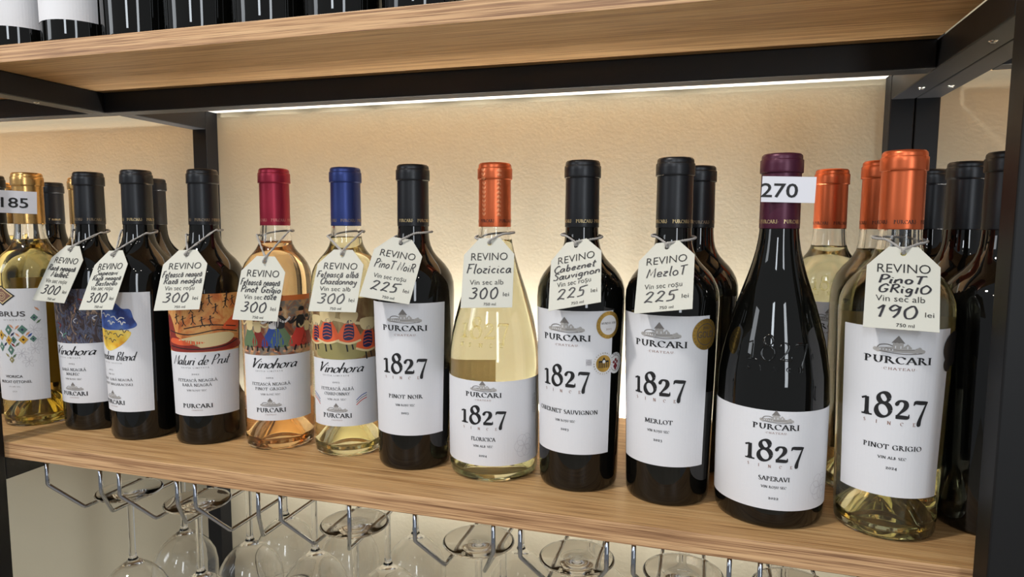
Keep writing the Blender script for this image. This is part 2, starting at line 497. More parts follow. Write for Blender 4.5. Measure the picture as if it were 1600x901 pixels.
# Handwriting: strokes in hundredths of cap height; a leading '!' keeps corners sharp
HAND = {
    'a': (48, '36,42 20,50 5,30 10,4 25,6 36,30 38,48|38,48 38,12 47,3'), 'b': (44, '8,100 6,5|6,30 20,50 36,35 30,6 12,2 6,15'),
    'c': (40, '34,42 20,50 5,28 14,3 36,8'), 'd': (48, '36,40 20,50 5,25 16,2 36,20|40,100 38,10 47,3'),
    'e': (42, '5,24 34,30 28,48 12,46 5,22 16,2 38,10'), 'f': (34, '34,95 20,98 14,70 12,-30|0,50 30,52'),
    'g': (46, '36,42 18,50 5,30 14,6 36,25|38,48 37,-20 20,-38 4,-28'), 'h': (44, '7,100 5,0|5,25 20,48 34,40 36,2'),
    'i': (20, '8,48 8,6 15,2|8,66 10,71'), 'k': (40, '6,100 6,0|!32,46 8,22 36,0'), 'l': (22, '12,100 8,12 18,2'),
    'm': (60, '5,48 5,0|5,30 17,48 27,40 27,0|27,30 40,48 50,40 52,2'), 'n': (44, '5,48 5,0|5,28 20,48 34,40 36,2'),
    'o': (44, '22,50 7,38 6,14 20,1 36,12 38,36 24,50 20,49'), 'p': (44, '7,48 4,-40|6,30 20,50 37,35 28,5 6,8'),
    'r': (36, '5,46 30,47 10,24 8,4|8,6 32,2'), '\u027e': (34, '4,46 10,40 8,2|8,26 18,46 32,44'), 's': (38, '32,43 18,50 9,36 28,18 22,3 3,6'),
    't': (32, '15,90 12,10 24,2|0,58 30,62'), 'u': (46, '5,48 6,10 20,2 35,20 37,48|37,48 39,3'), 'v': (36, '!3,48 16,2 32,48'),
    'y': (42, '4,48 10,15 25,12 36,48|36,48 26,-30 5,-35'), 'z': (40, '!4,46 34,47 6,4 37,4'), 'x': (36, '!4,48 32,0|!32,48 4,0'),
    '\u0103': (48, '36,42 20,50 5,30 10,4 25,6 36,30 38,48|38,48 38,12 47,3|10,72 22,62 34,72'),
    'R': (56, '8,0 11,95|2,88 30,100 48,78 32,52 10,48|20,50 52,0'), 'M': (72, '!4,0 14,95 34,25 58,95 64,0'),
    'B': (54, '8,0 10,98|4,92 34,98 40,72 12,54 42,40 36,4 4,4'), 'S': (48, '44,86 26,100 8,80 38,40 28,4 2,10'),
    'F': (50, '14,100 10,0|6,94 52,100|10,52 40,56'), 'P': (50, '10,98 7,0|3,90 30,102 46,78 30,50 8,48'),
    'G': (62, '54,80 34,100 8,60 16,8 44,6 54,36|34,38 60,40'), 'C': (54, '52,82 34,100 8,55 22,2 52,14'),
    'N': (60, '!4,0 10,95 46,4 54,98'), 'V': (58, '2,86 10,98 22,4|22,4 38,60 60,98'), 'D': (56, '10,98 8,0|4,96 46,84 50,20 4,2'),
    'T': (50, '!26,90 24,0|!0,92 52,96'), 'I': (24, '12,70 10,0'), 'O': (60, '30,98 6,60 16,4 44,8 54,60 30,98'),
    '0': (58, '30,98 7,62 16,4 42,6 52,55 36,96 26,96'), '1': (34, '4,66 24,98|24,98 20,0'), '2': (56, '6,76 24,98 44,78 8,4|8,4 20,14 52,4'),
    '3': (54, '8,92 34,98 40,74 20,54|20,54 46,40 34,4 2,6'), '5': (56, '16,92 12,58|16,92 58,100|12,58 36,56 38,14 4,4'), '9': (52, '44,80 24,100 8,74 22,54 44,74|44,90 42,40 30,0'),
    '.': (16, '6,2 8,5'), ' ': (30, ''),
}


def strip(p, closed=False):
    """ribbon (verts, faces) of a polyline with (x, y, w)"""
    v, f = [], []
    n = len(p)
    for i in range(n):
        a, b = p[max(i - 1, 0)], p[min(i + 1, n - 1)]
        dx, dy = b[0] - a[0], b[1] - a[1]
        L = math.hypot(dx, dy) or 1e-9
        nx, ny = -dy / L * p[i][2] / 2, dx / L * p[i][2] / 2
        v += [(p[i][0] + nx, p[i][1] + ny), (p[i][0] - nx, p[i][1] - ny)]
    for i in range(n - 1):
        f.append((2 * i + 1, 2 * i + 3, 2 * i + 2, 2 * i))
    return v, f


SANS = {}


def sans_mesh(txt, thin=-0.012):
    k = (txt, thin)
    if k not in SANS:
        c = bpy.data.curves.new('lettering', 'FONT')
        c.body = txt
        c.resolution_u = 3
        c.offset = thin
        o = bpy.data.objects.new('lettering', c)
        COL.objects.link(o)
        dg = bpy.context.evaluated_depsgraph_get()
        me = bpy.data.meshes.new_from_object(o.evaluated_get(dg))
        v = [(p.co.x, p.co.y) for p in me.vertices]
        f = [tuple(q.vertices) for q in me.polygons]
        bpy.data.objects.remove(o)
        bpy.data.curves.remove(c)
        bpy.data.meshes.remove(me)
        SANS[k] = (v, f)
    return SANS[k]


class Sheet:
    """flat print in metres (u right, z up) that is laid on a plane or wrapped on a bottle"""

    def __init__(s):
        s.items = []
        s.mats = []

    def mi(s, m):
        m = M[m]
        if m not in s.mats:
            s.mats.append(m)
        return s.mats.index(m)

    def raw(s, v, f, m, layer, cut=0):
        s.items.append((v, f, s.mi(m), layer, cut))

    def grid(s, u0, u1, z0, z1, m, layer=0, step=.003, nz=2):
        n = max(1, int(math.ceil((u1 - u0) / step)))
        v = [(u0 + (u1 - u0) * i / n, z0 + (z1 - z0) * j / nz) for j in range(nz + 1) for i in range(n + 1)]
        f = [(j * (n + 1) + i, j * (n + 1) + i + 1, (j + 1) * (n + 1) + i + 1, (j + 1) * (n + 1) + i) for j in range(nz) for i in range(n)]
        s.raw(v, f, m, layer)

    def poly(s, pts, m, layer=1):
        a = sum(pts[i - 1][0] * pts[i][1] - pts[i][0] * pts[i - 1][1] for i in range(len(pts)))
        if a < 0:
            pts = pts[::-1]
        s.raw(list(pts), [tuple(range(len(pts)))], m, layer, .0025)

    def blob(s, pts, m, layer=1, n=5):
        s.poly(smooth_pts(pts, n, True), m, layer)

    def ell(s, u, z, ru, rz, m, layer=1, n=20):
        s.poly([(u + ru * math.cos(2 * PI * i / n), z + rz * math.sin(2 * PI * i / n)) for i in range(n)], m, layer)

    def ring(s, u, z, r0, r1, m, layer=1, n=28):
        v, f = [], []
        for i in range(n):
            a = 2 * PI * i / n
            v += [(u + r0 * math.cos(a), z + r0 * math.sin(a)), (u + r1 * math.cos(a), z + r1 * math.sin(a))]
        for i in range(n):
            j = (i + 1) % n
            f.append((2 * i, 2 * i + 1, 2 * j + 1, 2 * j))
        s.raw(v, f, m, layer)

    def line(s, pts, w, m, layer=2, n=5, smooth=True):
        p = [(a, b, w) for a, b in pts]
        if smooth:
            p = smooth_pts(p, n)
        else:
            q = []
            for a, b in zip(p, p[1:]):
                k = max(1, int(math.hypot(b[0] - a[0], b[1] - a[1]) / .002))
                q += [tuple(a[j] + (b[j] - a[j]) * i / k for j in range(3)) for i in range(k)]
            p = q + [p[-1]]
        s.raw(*strip(p), m, layer)

    def _put(s, pieces, wid, u, z, h, width, m, layer, rot=0, cut=0):
        sx = width / wid if width else h
        c, d = math.cos(rot), math.sin(rot)
        for v, f in pieces:
            w = [((x - wid / 2) * sx, y * h) for x, y in v]
            s.raw([(u + x * c - y * d, z + x * d + y * c) for x, y in w], f, m, layer, cut)

    def serif(s, txt, u, z, h, width=None, m='ink', layer=2, gap=.1, rot=0, bold=1.0, n=None):
        n = n or (18 if h > .01 else 9 if h > .0035 else 5)
        x = 0
        pieces = []
        for ch in txt:
            for rb in ribbons_of(ch, n):
                pieces.append(strip([(px + x, py, w * bold) for px, py, w in rb]))
            x += SER[ch][0] + gap
        s._put(pieces, x - gap, u, z, h, width, m, layer, rot)

    def hand(s, txt, u, z, h, width=None, m='pen', layer=2, w=.075, slant=.12, jit=0, pen=None, gap=6, rot=0, seed=1):
        rnd = random.Random(seed)
        x = 0
        pieces = []
        for ch in txt:
            wd, st = HAND[ch]
            for stt in st.split('|'):
                if not stt:
                    continue
                sharp = stt[0] == '!'
                p = [tuple(float(t) for t in q.split(',')) for q in stt.lstrip('!').split()]
                p = [((a + x) / 100 + b / 100 * slant + rnd.uniform(-jit, jit), b / 100 + rnd.uniform(-jit, jit)) for a, b in p]
                if not sharp:
                    p = smooth_pts(p, 4)
                q = []
                for i, (a, b) in enumerate(p):
                    a1, b1 = p[min(i + 1, len(p) - 1)]
                    a0, b0 = p[max(i - 1, 0)]
                    q.append((a, b, nib(a1 - a0, b1 - b0, pen[0], pen[1], pen[2]) if pen else w))
                pieces.append(strip(q))
            x += wd + gap
        s._put(pieces, (x - gap) / 100, u, z, h, width, m, layer, rot)

    def sans(s, txt, u, z, h, width=None, m='ink', layer=2, rot=0, thin=-0.012):
        v, f = sans_mesh(txt, thin)
        x0 = min(p[0] for p in v)
        x1 = max(p[0] for p in v)
        cap = .727
        s._put([([((p[0] - x0) / cap, p[1] / cap) for p in v], f)], (x1 - x0) / cap, u, z, h, width, m, layer, rot, .003)

    def chateau(s, u, z, w, m='icon_grey'):
        k = w / 100

        def P(pts, mm=m, layer=2):
            s.poly([(u + a * k, z + b * k) for a, b in pts], mm, layer)
        P([(-38, 0), (-40, 9), (-12, 12), (-12, 1)])
        P([(-12, 0), (-12, 22), (8, 22), (8, 0)])
        P([(-15, 21), (-2, 38), (11, 21)], 'icon_dark')
        P([(8, 0), (8, 12), (16, 20), (24, 12), (24, 0)])
        P([(24, 0), (24, 9), (34, 9), (34, -1)])
        s.line([(u - 44 * k, z + 4 * k), (u - 38 * k, z + 14 * k), (u - 24 * k, z + 17 * k), (u - 12 * k, z + 14 * k)], 2.2 * k, 'icon_dark')
        for a, b, r in ((-46, 5, 5), (-41, 3, 5), (36, 6, 6), (42, 5, 6), (47, 4, 5), (40, 10, 4)):
            s.ell(u + a * k, z + b * k, r * k, r * .9 * k, m, 2, 9)
        for i in range(5):
            s.line([(u + (-36 + i * 6) * k, z + 3 * k), (u + (-36 + i * 6) * k, z + 7 * k)], 1.8 * k, 'paper', 3, smooth=False)
        for a in (-7, 3, 16):
            s.line([(u + a * k, z + 9 * k), (u + a * k, z + 15 * k)], 2.2 * k, 'paper', 3, smooth=False)
        s.line([(u - 38 * k, z + 1 * k), (u + 10 * k, z - 3 * k), (u + 46 * k, z + 0 * k)], 1.8 * k, 'icon_dark', 3)
        s.line([(u - 26 * k, z + 9 * k), (u - 2 * k, z + 5 * k), (u + 30 * k, z + 7 * k)], 1.2 * k, 'icon_dark', 3)

    def bake(s, fmap):
        mb = MB()
        for v, f, mi, layer, cut in s.items:
            if cut:
                bm = bmesh.new()
                bv = [bm.verts.new((a, b, 0)) for a, b in v]
                for q in f:
                    try:
                        bm.faces.new([bv[i] for i in q])
                    except ValueError:
                        pass
                bmesh.ops.triangulate(bm, faces=bm.faces)
                lo = min(a for a, b in v)
                hi = max(a for a, b in v)
                x = lo + cut
                while x < hi:
                    bmesh.ops.bisect_plane(bm, geom=bm.verts[:] + bm.edges[:] + bm.faces[:], plane_co=(x, 0, 0), plane_no=(1, 0, 0))
                    x += cut
                bm.verts.index_update()
                v = [(q.co.x, q.co.y) for q in bm.verts]
                f = [tuple(w.index for w in q.verts) for q in bm.faces]
                bm.free()
            mb.add([fmap(a, b, layer) for a, b in v], f, mi, False)
        return mb

    def build(s, name, fmap, parent):
        mb = s.bake(fmap)
        o = mb.build(name, s.mats, parent)
        return o


def radius_at(prof, z):
    for (r0, z0), (r1, z1) in zip(prof, prof[1:]):
        if z0 <= z <= z1:
            return r0 + (r1 - r0) * (z - z0) / max(1e-9, z1 - z0)
    return prof[-1][0]


def wrap(prof, rref, off=.00025):
    def fn(u, z, layer):
        r = radius_at(prof, z) + off + layer * .00012
        a = u / rref
        return (r * math.sin(a), -r * math.cos(a), z)
    return fn


def flat(y=-.0003):
    return lambda u, z, layer: (u, y - layer * .00012, z)


# ------------------------------------------------------------------ the place
mb = MB()
mb.box((-2.2, 0.3284, -1.1), (1.8, 0.42, 1.6))
o = mb.build('wall_back', M['wall'])
o['kind'] = 'structure'
mb = MB()
mb.box((-2.2, -3.2, -1.16), (1.8, 0.42, -1.1))
o = mb.build('floor', M['floor'])
o['kind'] = 'structure'
HU, T, DW = 0.4113, 0.0178, 0.3284      # underside of the upper board, board thickness, wall
BK = 0.3022                                # back edge of the boards


def board(label, x0, x1, z0):
    mb = MB()
    mb.box((x0, 0, z0), (x1, BK, z0 + T))
    for i in (2,):                        # front face carries the edge band
        mb.m[i] = 1
    o = mb.build('shelf_board', [M['wood'], M['edge']], bevel=.0006)
    tag(o, label, 'shelf', 'oak shelf boards')
    return o


board('long oak shelf board carrying the front row of tagged wine bottles', -0.5526, 0.4108, -T)
board('oak shelf board at the top, seen from below, under the dark bottle bases', -0.5776, 0.3865, HU)
board('short oak shelf board at far left under the gold capsule bottles', -1.5, -0.5532, -T)
board('oak shelf board at far right behind the black post', 0.4114, 1.3, -T)
board('oak shelf board at upper right beyond the black rails', 0.4364, 1.3, HU)
board('oak shelf board at upper left beyond the angled rail', -1.5, -0.5782, HU)
strips = [(-T, -.5265, .3845, 'led', 'warm glowing LED strip along the back edge of the lower shelf'),
          (HU, -.5265, .3845, 'led_dim', 'warm glowing LED strip along the back edge of the upper shelf'),
          (-T, -1.46, -.57, 'led', 'warm LED strip behind the bottles of the far left shelf'),
          (-T, .44, 1.28, 'led_side', 'warm LED strip behind the shelf right of the black post')]
for z, xa, xb, lm, lab in strips:
    t = thing('led_strip', lab, 'light strip', ((xa + xb) / 2, BK, z + T - .002), 0, 'LED strips behind the shelves')
    hl = (xb - xa) / 2
    b = MB()     # small angled channel: its open face looks at the wall and a little upwards
    b.add([(-hl, .0004, -.0140), (hl, .0004, -.0140), (hl, .0004, .0012), (-hl, .0004, .0012), (-hl, .0042, -.0134), (hl, .0042, -.0134), (hl, .0012, .0012), (-hl, .0012, .0012)],
          [(0, 1, 2, 3), (0, 4, 5, 1), (3, 2, 6, 7), (0, 3, 7, 4), (1, 5, 6, 2), (4, 7, 6, 5)])
    if lm != 'led' or xa < -1:
        b.box((-hl, .0040, -.0148), (hl, .0205, -.0138))  # added unseen lip, blocks the strip's light from the wall below
    b.build('strip_housing', M['white_plastic'], t)
    b = MB()
    b.add([(-hl, .0060, -.0076), (hl, .0060, -.0076), (hl, .0018, -.0032), (-hl, .0018, -.0032)], [(0, 1, 2, 3)])

    b.build('strip_diffuser', M[lm], t)


def frame(label, parts, loc, screws=()):
    t = thing('shelving_unit', label, 'shelving unit', loc, 0, 'black steel shelving units')
    for nm, a, b in parts:
        m = MB()
        m.box([a[i] - loc[i] for i in range(3)], [b[i] - loc[i] for i in range(3)])
        m.build(nm, M['black_metal'], t, bevel=.0012)
    for x, y, z in screws:
        m = MB()
        m.lathe([(0, -.0012), (.0022, -.001), (.0034, 0), (.0034, .0004)], 16)
        m.tube([(-.002, 0, -.0013), (.002, 0, -.0013)], .0005, 6)
        s = m.build('screw', M['screw'], t)
        s.location = (x - loc[0], y - loc[1], z - loc[2])
    return t


RB = HU - .0258
ZB, ZT = -1.1, 1.3
frame('black steel frame around the bottle shelf, with cross beam under the upper board', [
    ('post', (0.3868, -.024, ZB), (0.4108, 0, ZT)),
    ('post', (-0.5776, -.024, ZB), (-0.5526, 0, ZT)),
    ('post', (0.3862, DW - .0255, ZB), (0.4108, DW - .0005, ZT)),
    ('post', (-0.5526, DW - .0255, ZB), (-0.5276, DW - .0005, ZT)),
    ('cross_beam', (-0.5526, .1515, RB), (0.3862, .1745, HU - .0002)),
    ('rail', (0.3868, 0, RB), (0.4108, DW - .0256, HU - .0002)),
    ('rail', (-0.5526, .1515 + .0231, RB), (-0.5276, DW - .0256, HU - .0002)),
    ('rail', (-0.5776, 0, RB), (-0.5528, .1744, HU - .0002)),
    ('rail', (0.3868, 0, -T - .026), (0.4108, DW - .0256, -T - .0002)),
    ('rail', (-0.5776, 0, -T - .026), (-0.5528, DW - .0256, -T - .0002)),
], (-0.09, .15, ZB), [(.3986, .0665, RB), (.3995, .2408, RB), (-.5651, .072, RB)])
frame('black steel frame at far right, its post and rail doubled against the main frame', [
    ('post', (0.4114, -.024, ZB), (0.4356, 0, ZT)),
    ('post', (0.4114, DW - .0255, ZB), (0.4356, DW - .0005, ZT)),
    ('rail', (0.4114, 0, RB), (0.4356, DW - .0256, HU - .0002)),
    ('cross_beam', (0.4357, .1515, RB), (1.3, .1745, HU - .0002)),
    ('rail', (0.4114, 0, -T - .026), (0.4356, DW - .0256, -T - .0002)),
], (.85, .15, ZB), [(.4245, .238, RB)])
frame('black steel cross beam and post of the frame at far left', [
    ('cross_beam', (-1.5, .1515, RB), (-0.5778, .1745, HU - .0002)),
    ('post', (-1.5, DW - .0255, ZB), (-1.475, DW - .0005, ZT)),
    ('rail', (-1.5, .1746, RB), (-1.475, DW - .0256, HU - .0002)),
], (-1.1, .15, ZB))

# ------------------------------------------------------------------ bottles
mm = lambda L: [(r / 1000, z / 1000) for r, z in L]
BASE = [(0, 13), (9, 12), (20, 5), (28, 1.2), (31.5, 0)]
CONE = [(34.5, 0), (36.3, 1.4), (37.2, 4.5), (37.6, 12), (38.6, 60), (40.2, 120), (41.3, 166), (41.5, 178), (40.9, 187), (38.8, 194), (35.6, 200), (31.5, 205.5), (27, 210), (23, 214.5), (20, 219), (17.8, 224), (16.4, 230), (15.7, 237), (15.4, 244), (15.3, 300)]
STRT = [(34.0, 0), (35.8, 1.4), (36.6, 4.5), (36.9, 12), (37.2, 60), (37.7, 120), (38.1, 166), (38.0, 178), (37.4, 187), (35.9, 195), (33, 202), (28.5, 208.5), (24, 213.5), (20.5, 218), (18, 223), (16.6, 229), (16.0, 237), (15.6, 244), (15.3, 300)]
TALL = [(41.0, 0), (43.0, 1.5), (44.0, 5), (44.5, 13), (44.9, 60), (44.9, 97), (44.5, 112), (44, 124), (42, 138), (39.6, 151), (35.6, 166), (31.6, 180), (27.6, 192), (23.6, 204), (20.4, 215), (17.8, 226), (16.3, 235), (15.7, 241), (15.4, 247), (15.3, 300)]
PROF = {'cone': mm(CONE), 'straight': mm(STRT), 'tall': mm(TALL)}
CAPR = {'cone': 0, 'straight': 0, 'tall': 0}
CAP = mm([(15.9, 243.2), (16.0, 244), (15.9, 262), (15.7, 287.5), (15.7, 288.7), (15.75, 288.9), (16.85, 289.1), (17.0, 289.4), (17.05, 291), (17.0, 296), (16.95, 299.4), (16.8, 299.7), (16.25, 299.9), (16.15, 300.2), (16.1, 301.8), (15.8, 303.4), (14.6, 304.7), (12.5, 305), (0, 305)])


def clear_parts(kind, fill):
    """outer wall with inner wall as one closed glass skin; wine slightly overlapping the inner wall"""
    out = PROF[kind]
    k = out[0][0] / .0345
    # outside from punt tip to lip, then inside back down
    punt = [(0, .034), (.004 * k, .0335), (.010 * k, .030), (.017 * k, .019), (.0235 * k, .008), (.028 * k, .0018), (.031 * k, .0002)]
    o = [p for p in out if p[1] < .299] + [(.0152, .299)]
    th = lambda z: .0036 if z < .2 else .0036 + .0 * z
    inner = []
    for r, z in out[::-1]:
        if z > .299 or z < .010:
            continue
        inner.append((r - (.0036 if z < .225 else .0034), z))
    floor = [(out[2][0] - .006, .0075), (.031 * k, .0065), (.0265 * k, .0115), (.020 * k, .0235), (.012 * k, .035), (.005 * k, .0385), (0, .039)]
    wine = []
    for r, z in inner + floor:
        if z <= fill:
            wine.append((r + .0002 if r > .0001 else 0, z - (.0002 if z < .04 and r < out[2][0] - .005 else 0)))
    rf = radius_at([(r, z) for r, z in inner[::-1]], fill)
    wine = [(0, fill), (rf - .001, fill), (rf + .0002, fill + .0006)] + wine
    return punt + o, [(.0118, .299)] + inner + floor, wine


def make_bottle(name, label, cat, loc, rz, kind, glass, cap, captext=None, capink='gold_ink', wine=None, fill=.226, group=None, caprot=0, ridge=True, seg=72):
    t = thing(name, label, cat, (loc[0], loc[1], loc[2] if len(loc) > 2 else 0), math.radians(rz), group)
    m = MB()
    if wine:
        a, b, w = clear_parts(kind, fill)
        m.lathe(a + b, seg)
        m.build('glass', M['clear_glass'], t)
        m = MB()
        m.lathe(w[::-1], seg)
        m.build('wine', M[wine], t)
    else:
        m.lathe(mm(BASE) + PROF[kind], seg)
        m.build('glass', M['dark_glass'], t)
    m = MB()
    m.lathe([(.0155, .2432)] + CAP, 56)
    c = m.build('capsule', M[cap], t)
    if captext:
        s = Sheet()
        for q in range(-3, 4):
            s.serif(captext, q * .0205 + caprot, .2475, .0030, .0165, capink, 1, n=6, bold=1.15)
        cp = CAP
        s.build('capsule_print', wrap(cp, .0159, .0001), c)
    return t


def back_label(t, kind, z0, z1, u0, u1):
    s = Sheet()
    s.grid(u0, u1, z0, z1, 'paper_back', 0)
    p = PROF[kind]

    def fn(u, z, layer):
        r = radius_at(p, z) + .0003
        a = PI + u / .04
        return (r * math.sin(a), -r * math.cos(a), z)
    s.build('back_label', fn, t)


D2 = math.radians


def label_1827(t, kind, left, right, name, sub, year, z0=.0365, z1=.169, extra=None, namew=.042):
    s = Sheet()
    R_ = .0405
    s.grid(D2(left) * R_, D2(right) * R_, z0, z1, 'paper', 0, nz=10)
    s.chateau(0, .1505, .034)
    s.serif('PURCARI', 0, .1418, .0054, .046, bold=1.4)
    s.serif('.CHATEAU.', .001, .1368, .0019, .024, 'ink_brown', gap=.3)
    s.serif('1827', 0, .0995, .0195, .048, bold=1.4)
    for i, ch in enumerate('SINCE'):
        s.serif(ch, -.021 + i * .0087, .0938, .0027, None, 'ink_brown', bold=1.2)
    s.serif(name, 0, .0742, .0038, namew, bold=1.35)
    s.serif(sub, 0, .0665, .0021, .020, bold=1.3)
    s.serif(year, 0, .0585, .0024, .0080, bold=1.4)
    o = s.build('front_label', wrap(PROF[kind], R_), t)
    return o


def label_low(t, kind, name, sub, year):
    s = Sheet()
    R_ = .0455
    s.grid(D2(-97) * R_, D2(97) * R_, .0165, .0985, 'paper', 0, nz=6)
    s.chateau(0, .0895, .0255)
    s.serif('PURCARI', 0, .0832, .0044, .036, bold=1.4)
    s.serif('.CHATEAU.', 0, .0797, .0015, .018, 'ink_brown', gap=.3)
    s.serif('1827', 0, .0570, .0175, .0475, bold=1.4)
    for i, ch in enumerate('SINCE'):
        s.serif(ch, -.0205 + i * .0083, .0516, .0024, None, 'ink_brown', bold=1.2)
    s.serif(name, 0, .0408, .0036, .024, bold=1.4)
    s.serif(sub, 0, .0347, .0020, .0195, bold=1.3)
    s.serif(year, 0, .0255, .0022, .0078, bold=1.4)
    s.sans('NO 028848', .0595, .073, .0019, .019, 'ink_soft', rot=PI / 2)
    s.sans('Limited Edition', .056, .073, .0015, .018, 'ink_grey', rot=PI / 2)
    for i in range(6):
        a = i * PI / 3
        s.ring(.043 + .006 * math.cos(a), .034 + .006 * math.sin(a), .0055, .0058, 'art_grey', 1, 20)
    s.build('front_label', wrap(PROF[kind], R_), t)


def emboss(t, kind, material, z, h, width, zs, ht=.0016):
    """raised figures 1827 SINCE on the shoulder"""
    p = PROF[kind]
    R_ = .041
    m = MB()
    x = 0
    rows = []
    for ch in '1827':
        for rb in ribbons_of(ch, 14):
            rows.append([(a + x, b, w) for a, b, w in rb])
        x += SER[ch][0] + .1
    wid = x - .1
    tr = [[((a - wid / 2) * width / wid, z + b * h, w * h * 1.05) for a, b, w in r] for r in rows]
    for i, ch in enumerate('SINCE'):
        for rb in ribbons_of(ch, 6):
            tr.append([(-.022 + i * .0095 + (a - .3) * .0036, zs + b * .0036, w * .0046) for a, b, w in rb])
    for r in tr:
        v, f = strip(r)
        n = len(r)
        vv = []
        for i in range(n):
            for k, (q, hgt) in enumerate(((v[2 * i], -.0004), ((r[i][0], r[i][1]), ht), (v[2 * i + 1], -.0004))):
                rr = radius_at(p, q[1]) + hgt
                a = q[0] / R_
                vv.append((rr * math.sin(a), -rr * math.cos(a), q[1]))
        ff = []
        for i in range(n - 1):
            for k in (0, 1):
                ff.append((3 * i + k + 1, 3 * i + 3 + k + 1, 3 * i + 3 + k, 3 * i + k))
        m.add(vv, ff, 0, True)
    m.build('embossed_year', material, t)


def vinohora(t, kind, left, right, title, tw, tc, year, names, sub, art, chateau=True):
    s = Sheet()
    R_ = .039
    a, b = D2(left) * R_, D2(right) * R_
    s.grid(a, b, .0335, .105, 'paper', 0, nz=5)
    s.grid(a, b, .105, .169, art[0], 0, nz=4)
    art[1](s, a, b)
    s.hand(title, tc, .0910, .0108, tw, 'ink', 2, pen=(.15, .045, 20), slant=.38, gap=1)
    s.serif('EDI\u021aIA LIMITAT\u0102', tc - .004, .0872, .0014, .030, 'ink_soft', gap=.5)
    s.serif(year, 0, .0800, .0019, .008, 'ink_soft')
    for i, nm in enumerate(names):
        s.serif(nm, 0, .0722 - i * .0052, .0031, len(nm) * .0029, 'ink', bold=1.1)
    s.serif(sub, 0, .0722 - len(names) * .0052 - .0002, .0019, .0215, 'ink_soft')
    if chateau:
        s.chateau(0, .0497, .0235)
    s.serif('PURCARI', 0, .0428, .0046, .033, bold=1.45)
    s.serif('.CHATEAU.', 0, .0396, .0012, .014, 'ink_brown', gap=.3)
    s.build('front_label', wrap(PROF[kind], R_), t)


def dancer(s, u, z, h, skirt, top, lean=0.0):
    k = h / 100
    P = lambda L: [(u + (a + lean * b) * k, z + b * k) for a, b in L]
    s.blob(P([(-26, 8), (0, 2), (28, 10), (14, 44), (6, 52), (-8, 52), (-14, 40)]), skirt, 2)
    s.blob(P([(-9, 50), (9, 50), (12, 72), (6, 80), (-8, 80), (-12, 70)]), top, 3)
    s.ell(u + lean * 90 * k, z + 89 * k, 7 * k, 9 * k, 'skin_print', 3, 10)
    s.blob(P([(-8, 92), (8, 92), (6, 101), (-6, 101)]), 'ink', 4)
    s.line(P([(-10, 72), (-26, 62), (-36, 74)]), 5 * k, top, 3)
    s.line(P([(10, 72), (26, 64), (38, 76)]), 5 * k, top, 3)
    s.line(P([(-6, 6), (-9, -8)]), 5 * k, 'ink', 3)
    s.line(P([(8, 6), (12, -6)]), 5 * k, 'ink', 3)


def art_dance(s, a, b):
    w = b - a
    s.grid(a, b, .1635, .169, 'orange_band', 1, nz=1)
    s.blob([(a + .05, .118), (b - .002, .116), (b - .001, .128), (a + .055, .124)], 'salmon_print', 1)
    for f, col, top, h, ln in ((.14, 'green_print', 'cream_print', .040, .05), (.30, 'darkred_print', 'cream_print', .036, -.1), (.45, 'dot_blue', 'medal_white', .044, .1),
                               (.57, 'green_print', 'ink', .044, -.05), (.78, 'red_print', 'ink', .043, .12), (.93, 'darkred_print', 'cream_print', .034, 0)):
        dancer(s, a + w * f, .1125, h, col, top, ln)
    s.line([(a + .002, .1085), (a + w * .5, .1095), (b - .001, .1075)], .0022, 'salmon_print', 1)


def art_skirt(s, a, b):
    w = b - a
    s.blob([(a + .010, .108), (b - .02, .107), (b - .012, .128), (a + .03, .132)], 'olive_print', 1)
    for f, z, sc in ((.10, .124, .9), (.30, .126, 1.05), (.58, .1255, 1), (.83, .117, 1.05)):
        u = a + w * f
        k = .013 * sc
        s.blob([(u - k, z), (u, z - .25 * k), (u + k, z), (u + .35 * k, z + 1.5 * k), (u - .2 * k, z + 1.5 * k)], 'orange_print', 2)
        s.blob([(u - .42 * k, z + .1 * k), (u + .4 * k, z + .15 * k), (u + .3 * k, z + 1.45 * k), (u - .15 * k, z + 1.45 * k)], 'navy_print', 3)
        for i in range(5):
            zz = z + (.2 + i * .25) * k
            s.line([(u - .36 * k, zz), (u, zz + .1 * k), (u + .36 * k, zz)], .0007, 'orange_print', 4)
        s.line([(u - k, z - .05 * k), (u, z - .3 * k), (u + k, z - .05 * k)], .0022, 'cream_print', 4)
        s.blob([(u - .45 * k, z + 1.4 * k), (u + .5 * k, z + 1.4 * k), (u + .7 * k, z + 2.2 * k), (u - .6 * k, z + 2.2 * k)], 'cream_print', 3)
        s.line([(u - .2 * k, z - .3 * k), (u - .1 * k, z - .95 * k)], .0016, 'ink', 3)
        s.line([(u + .25 * k, z - .3 * k), (u + .35 * k, z - .8 * k)], .0016, 'ink', 3)
    s.line([(a + .002, .143), (a + w * .3, .148), (a + w * .6, .144), (b - .002, .139)], .003, 'cream_print', 2)


